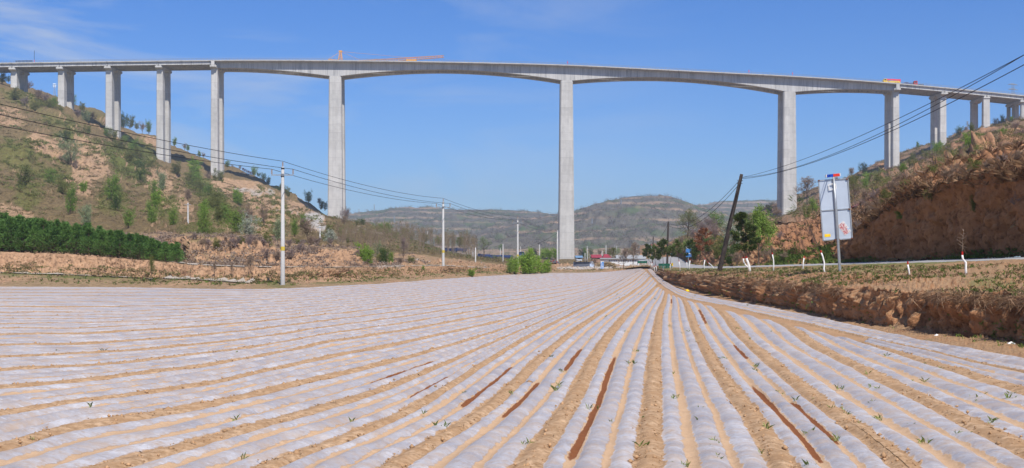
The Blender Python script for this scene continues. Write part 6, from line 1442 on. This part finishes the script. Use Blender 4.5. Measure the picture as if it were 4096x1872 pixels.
# tan slope greened at its foot, left of the cutting
P0 = pick('road_cutting', .02, .7, 9000, rr, 3090, 3330); P1, Q1 = blades(P0[:1500], 7, .2, .5, .02, rr); stuff('green_grass', P1, Q1, M_grn, 'green grass growing up the tan slope by the sign')
def scrub(grid, r0, r1, n, rad, nl, ls, mat, name, label, px0, px1):
    P0 = pick(grid, r0, r1, n, rr, px0, px1); m = len(P0); fac = np.clip(P0[:, 1] / 430, .22, 1.15) if 'hill' in grid else np.ones(m); ls = np.repeat(fac, nl) * ls; R_ = np.repeat(rr.uniform(.5, 1.3, m) * rad * fac ** .7, nl); D = rr.normal(size=(m * nl, 3)); D /= np.linalg.norm(D, axis=1)[:, None]; D[:, 2] = np.abs(D[:, 2]) * .8
    C = np.repeat(P0, nl, 0) + D * (R_ * rr.uniform(.3, 1, m * nl) ** .5)[:, None] * [1.2, 1.2, .9]
    P, Q = leaf_quads(C, ls, rr, .6); stuff(name, P, Q, mat, label)
scrub('hillside', .08, .75, 8500, .8, 26, .19, M_scr, 'dry_scrub', 'low brown scrub covering the left hillside', -100, 2100)
scrub('hillside', .10, .75, 1500, 1.2, 26, .24, M_scg, 'green_scrub', 'low green scrub patches on the left hillside', -100, 2100)
scrub('terrace_banks', .60, 1, 1500, .55, 26, .11, leafmat('mauve_brush', (.17, .125, .10), (.33, .25, .19), transl=.3), 'dry_scrub', 'low mauve brown brush along the top of the left loess bank', -100, 1700)
scrub('terrace_banks', .22, .36, 500, .35, 24, .08, M_scr, 'dry_scrub', 'low brush along the foot of the left banks', -100, 2300)
def scrub_green(grid, n, rad, nl, ls, mat, name, label, px0, px1, thr=.35):
    Gp = GRIDS[grid].reshape(-1, 3); v = GREEN[grid]; x = CX + F * Gp[:, 0] / Gp[:, 1]; idx = np.nonzero((v > thr) & (x > px0) & (x < px1))[0]; P0 = Gp[rr.choice(idx, n)]; m = n; fac = np.clip(P0[:, 1] / 430, .22, 1.15); ls = np.repeat(fac, nl) * ls
    R_ = np.repeat(rr.uniform(.5, 1.3, m) * rad * fac ** .7, nl); D = rr.normal(size=(m * nl, 3)); D /= np.linalg.norm(D, axis=1)[:, None]; D[:, 2] = np.abs(D[:, 2]) * .9
    C = np.repeat(P0, nl, 0) + D * (R_ * rr.uniform(.3, 1, m * nl) ** .5)[:, None]
    P, Q = leaf_quads(C, ls, rr, .6); stuff(name, P, Q, mat, label)
scrub_green('hillside', 3600, 1.3, 34, .22, LM['olive'], 'green_scrub', 'dense olive brush in the green hollows of the left hillside', -80, 2000)
scrub_green('right_hillside', 1800, 1.3, 30, .2, LM['olive'], 'green_scrub', 'dense olive brush on the right hillside', 2700, 4200)
scrub('right_hillside', .03, .95, 8000, 1.2, 26, .22, M_scr, 'dry_scrub', 'low brown scrub covering the right hillside', 2700, 4200)
scrub('right_hillside', .05, .95, 1300, 1.2, 24, .22, M_scg, 'green_scrub', 'green scrub patches on the right hillside', 2700, 4200)
def hill_trees(grid, n, h, mat, name, label, px0, px1, nl=16, r0=.1, r1=.98):
    h *= .72; n = int(n * .8)
    Gp = GRIDS[grid]; P0 = pick(grid, r0, r1, n, rr, px0, px1); m = len(P0); D = rr.normal(size=(m * nl, 3)); D[:, 2] = np.abs(D[:, 2])
    C = np.repeat(P0, nl, 0) + D * h * [.35, .35, .45]; P, Q = leaf_quads(C, h * .13, rr, .6, 1.0); stuff(name, P, Q, mat, label)
M_far = leafmat('far_bare_wood', (.17, .13, .105), (.25, .20, .165), transl=.5); M_farg = leafmat('far_green_wood', (.11, .15, .05), (.19, .25, .08), transl=.5)
hill_trees('far_hill_centre', 5500, 5.5, M_far, 'bare_woodland', 'leafless woodland covering the central far hill', 1900, 3300)
hill_trees('far_hill_centre', 900, 5.5, M_farg, 'green_woodland', 'green trees scattered on the central far hill', 1900, 3300)
hill_trees('far_hill_left', 3500, 6, M_far, 'bare_woodland', 'leafless woodland on the terraced far hill', 1300, 2400)
hill_trees('far_hill_left', 2600, 6, M_farg, 'green_woodland', 'green trees on the terraced far hill', 1300, 2400)
hill_trees('far_hill_right', 1200, 6, M_farg, 'green_woodland', 'green trees on the gullied far hill', 2650, 3300)
hill_trees('valley_fields', 420, 4, M_farg, 'green_woodland', 'scattered green trees across the valley floor', 1500, 2900)
hill_trees('valley_fields', 500, 4, M_far, 'bare_woodland', 'scattered bare trees across the valley floor', 1500, 2900)

# ------------------------------------------------------------------ clods, stones and weeds on the field
FVv = FIELDV; px_ = CX + F * FVv[:, 0] / FVv[:, 1]; vis = np.nonzero((px_ > -150) & (px_ < 4250) & (FVv[:, 1] > 11.5) & (FVv[:, 1] < 60))[0]
f_all = np.concatenate([(q[4] % 1).ravel() for q in fW]); bare_i = vis[(np.minimum(f_all[vis], 1 - f_all[vis]) < .12)]
i = rng.choice(bare_i, 9000); C = FVv[i] + rng.normal(size=(9000, 3)) * [.08, .08, 0]; s = rng.gamma(1.6, .0075, 9000)[:, None, None]
oc = np.array([(1, 0, 0), (0, 1, 0), (-1, 0, 0), (0, -1, 0), (0, 0, .8), (0, 0, -.8)]); Pc = C[:, None, :] + oc[None] * s * rng.uniform(.6, 1.4, (9000, 6, 1)); tri = np.array([(0, 1, 4), (1, 2, 4), (2, 3, 4), (3, 0, 4), (1, 0, 5), (2, 1, 5), (3, 2, 5), (0, 3, 5)])
Q = (np.arange(9000)[:, None, None] * 6 + tri[None]).reshape(-1, 3); stuff('soil_clods', Pc.reshape(-1, 3), Q, simple('clod', (.40, .24, .125), .95, .35, 4), 'crumbs and clods of soil between the film rows')
near_i = vis
WEED = [(1870,1590,2),(1400,1085,1),(2245,1490,3),(2235,1570,4),(2225,1550,2),(2530,1460,4),(2535,1410,2),(2360,1640,2),(2350,1360,3),(2700,1600,4),(2705,1590,3),(2690,1500,2),(2850,1780,5),(2862,1850,6),(2845,1800,3),(2810,1640,3),(3012,1470,4),(3025,1490,3),(3130,1580,3),(3190,1610,4),(2890,1440,3),(3290,1610,2),(3350,1650,4),(3370,1670,3),(3330,1770,3),(2840,1290,4),(2845,1300,3),(2740,1215,3),(2580,1260,5),(2575,1245,3),(2480,1195,4),(2465,1200,4),(2500,1180,3),(2530,1170,3),(2560,1180,5),(2600,1185,5),(2620,1200,4),(2470,1180,4),(2990,1225,3),(2930,1215,2),(2780,1185,3),(2770,1195,3),(3080,1275,3),(3110,1265,3),(3500,1620,4),(3530,1690,3),(3350,1560,3),(3440,1700,2),(3890,1600,5),(3905,1580,4),(3930,1610,4),(4020,1600,5),(4040,1590,4),(3660,1530,3),(3570,1430,2),(3700,1460,2),(3620,1720,3),(3690,1780,3),(3780,1480,2),(2100,1780,3),(2075,1790,2),(2400,1530,2),(1760,1720,2),(1690,1660,2),(1395,1700,2),(955,1690,2),(940,1850,2),(790,1400,2),(350,1640,2),(1190,1450,1),(60,1185,1),(210,1200,2),(190,1205,1),(100,1262,1),(2630,1140,4),(2650,1160,3),(2610,1110,3),(2590,1090,2),(2330,1255,2),(2210,1440,2),(2050,1580,2),(1320,1668,1),(2590,1680,2),(2440,1690,2),(2770,1700,3),(2940,1560,2),(3060,1720,3),(3460,1500,3),(3500,1560,3),(3230,1740,2),(3000,1360,3),(3090,1330,3),(2950,1320,3),(2720,1340,2),(2770,1370,3),(2680,1310,2),(2420,1270,2),(2510,1330,2),(3960,1700,3),(3850,1750,3),(3240,1880,3),(2560,1790,2),(2740,1880,4)]
pts = []
for x, y, n in WEED:
    Y = groundY(y)
    for _ in range(n): pts.append((WX(x, Y) + rng.normal() * .05, Y + rng.normal() * .10, zf(Y) + .02)) if rng.uniform() < .6 else 0
ex = FVv[rng.choice(near_i, 10)]; pts = np.vstack([np.array(pts), ex])
P1, Q1 = blades(np.array(pts), 5, .05, .15, .0038, rng, .75); stuff('weeds', P1, Q1, leafmat('weed_blades', (.26, .36, .09), (.55, .60, .22), transl=.5), 'tufts of green weed grass growing through the film')
P1, Q1 = blades(FVv[rng.choice(bare_i, 130)], 4, .04, .10, .004, rng, 2.5); stuff('straw_scraps', P1, Q1, M_dry, 'scraps of dry straw lying on the bare furrows')

# ------------------------------------------------------------------ haze
hz = MB(); hz.box(-4500, 4500, -200, 4200, -4, 420); hb = hz.build('haze', None) if False else None
me = bpy.data.meshes.new('haze'); V = [(x, y, z) for z in (-4, 160) for y in (-250, 2900) for x in (-4500, 4500)]
me.from_pydata(V, [], [(0, 2, 3, 1), (4, 5, 7, 6), (0, 1, 5, 4), (2, 6, 7, 3), (0, 4, 6, 2), (1, 3, 7, 5)]); ho = bpy.data.objects.new('haze', me); COL.objects.link(ho)
mh = bpy.data.materials.new('haze_volume'); mh.use_nodes = True; mh.node_tree.nodes.clear(); o_ = mh.node_tree.nodes.new('ShaderNodeOutputMaterial'); v_ = mh.node_tree.nodes.new('ShaderNodeVolumePrincipled')
v_.inputs['Color'].default_value = (.84, .92, 1, 1); v_.inputs['Density'].default_value = .00022; v_.inputs['Anisotropy'].default_value = .2
mh.node_tree.links.new(v_.outputs[0], o_.inputs['Volume']); me.materials.append(mh); tag(ho, 'thin blue haze in the valley air', None, None, 'stuff')
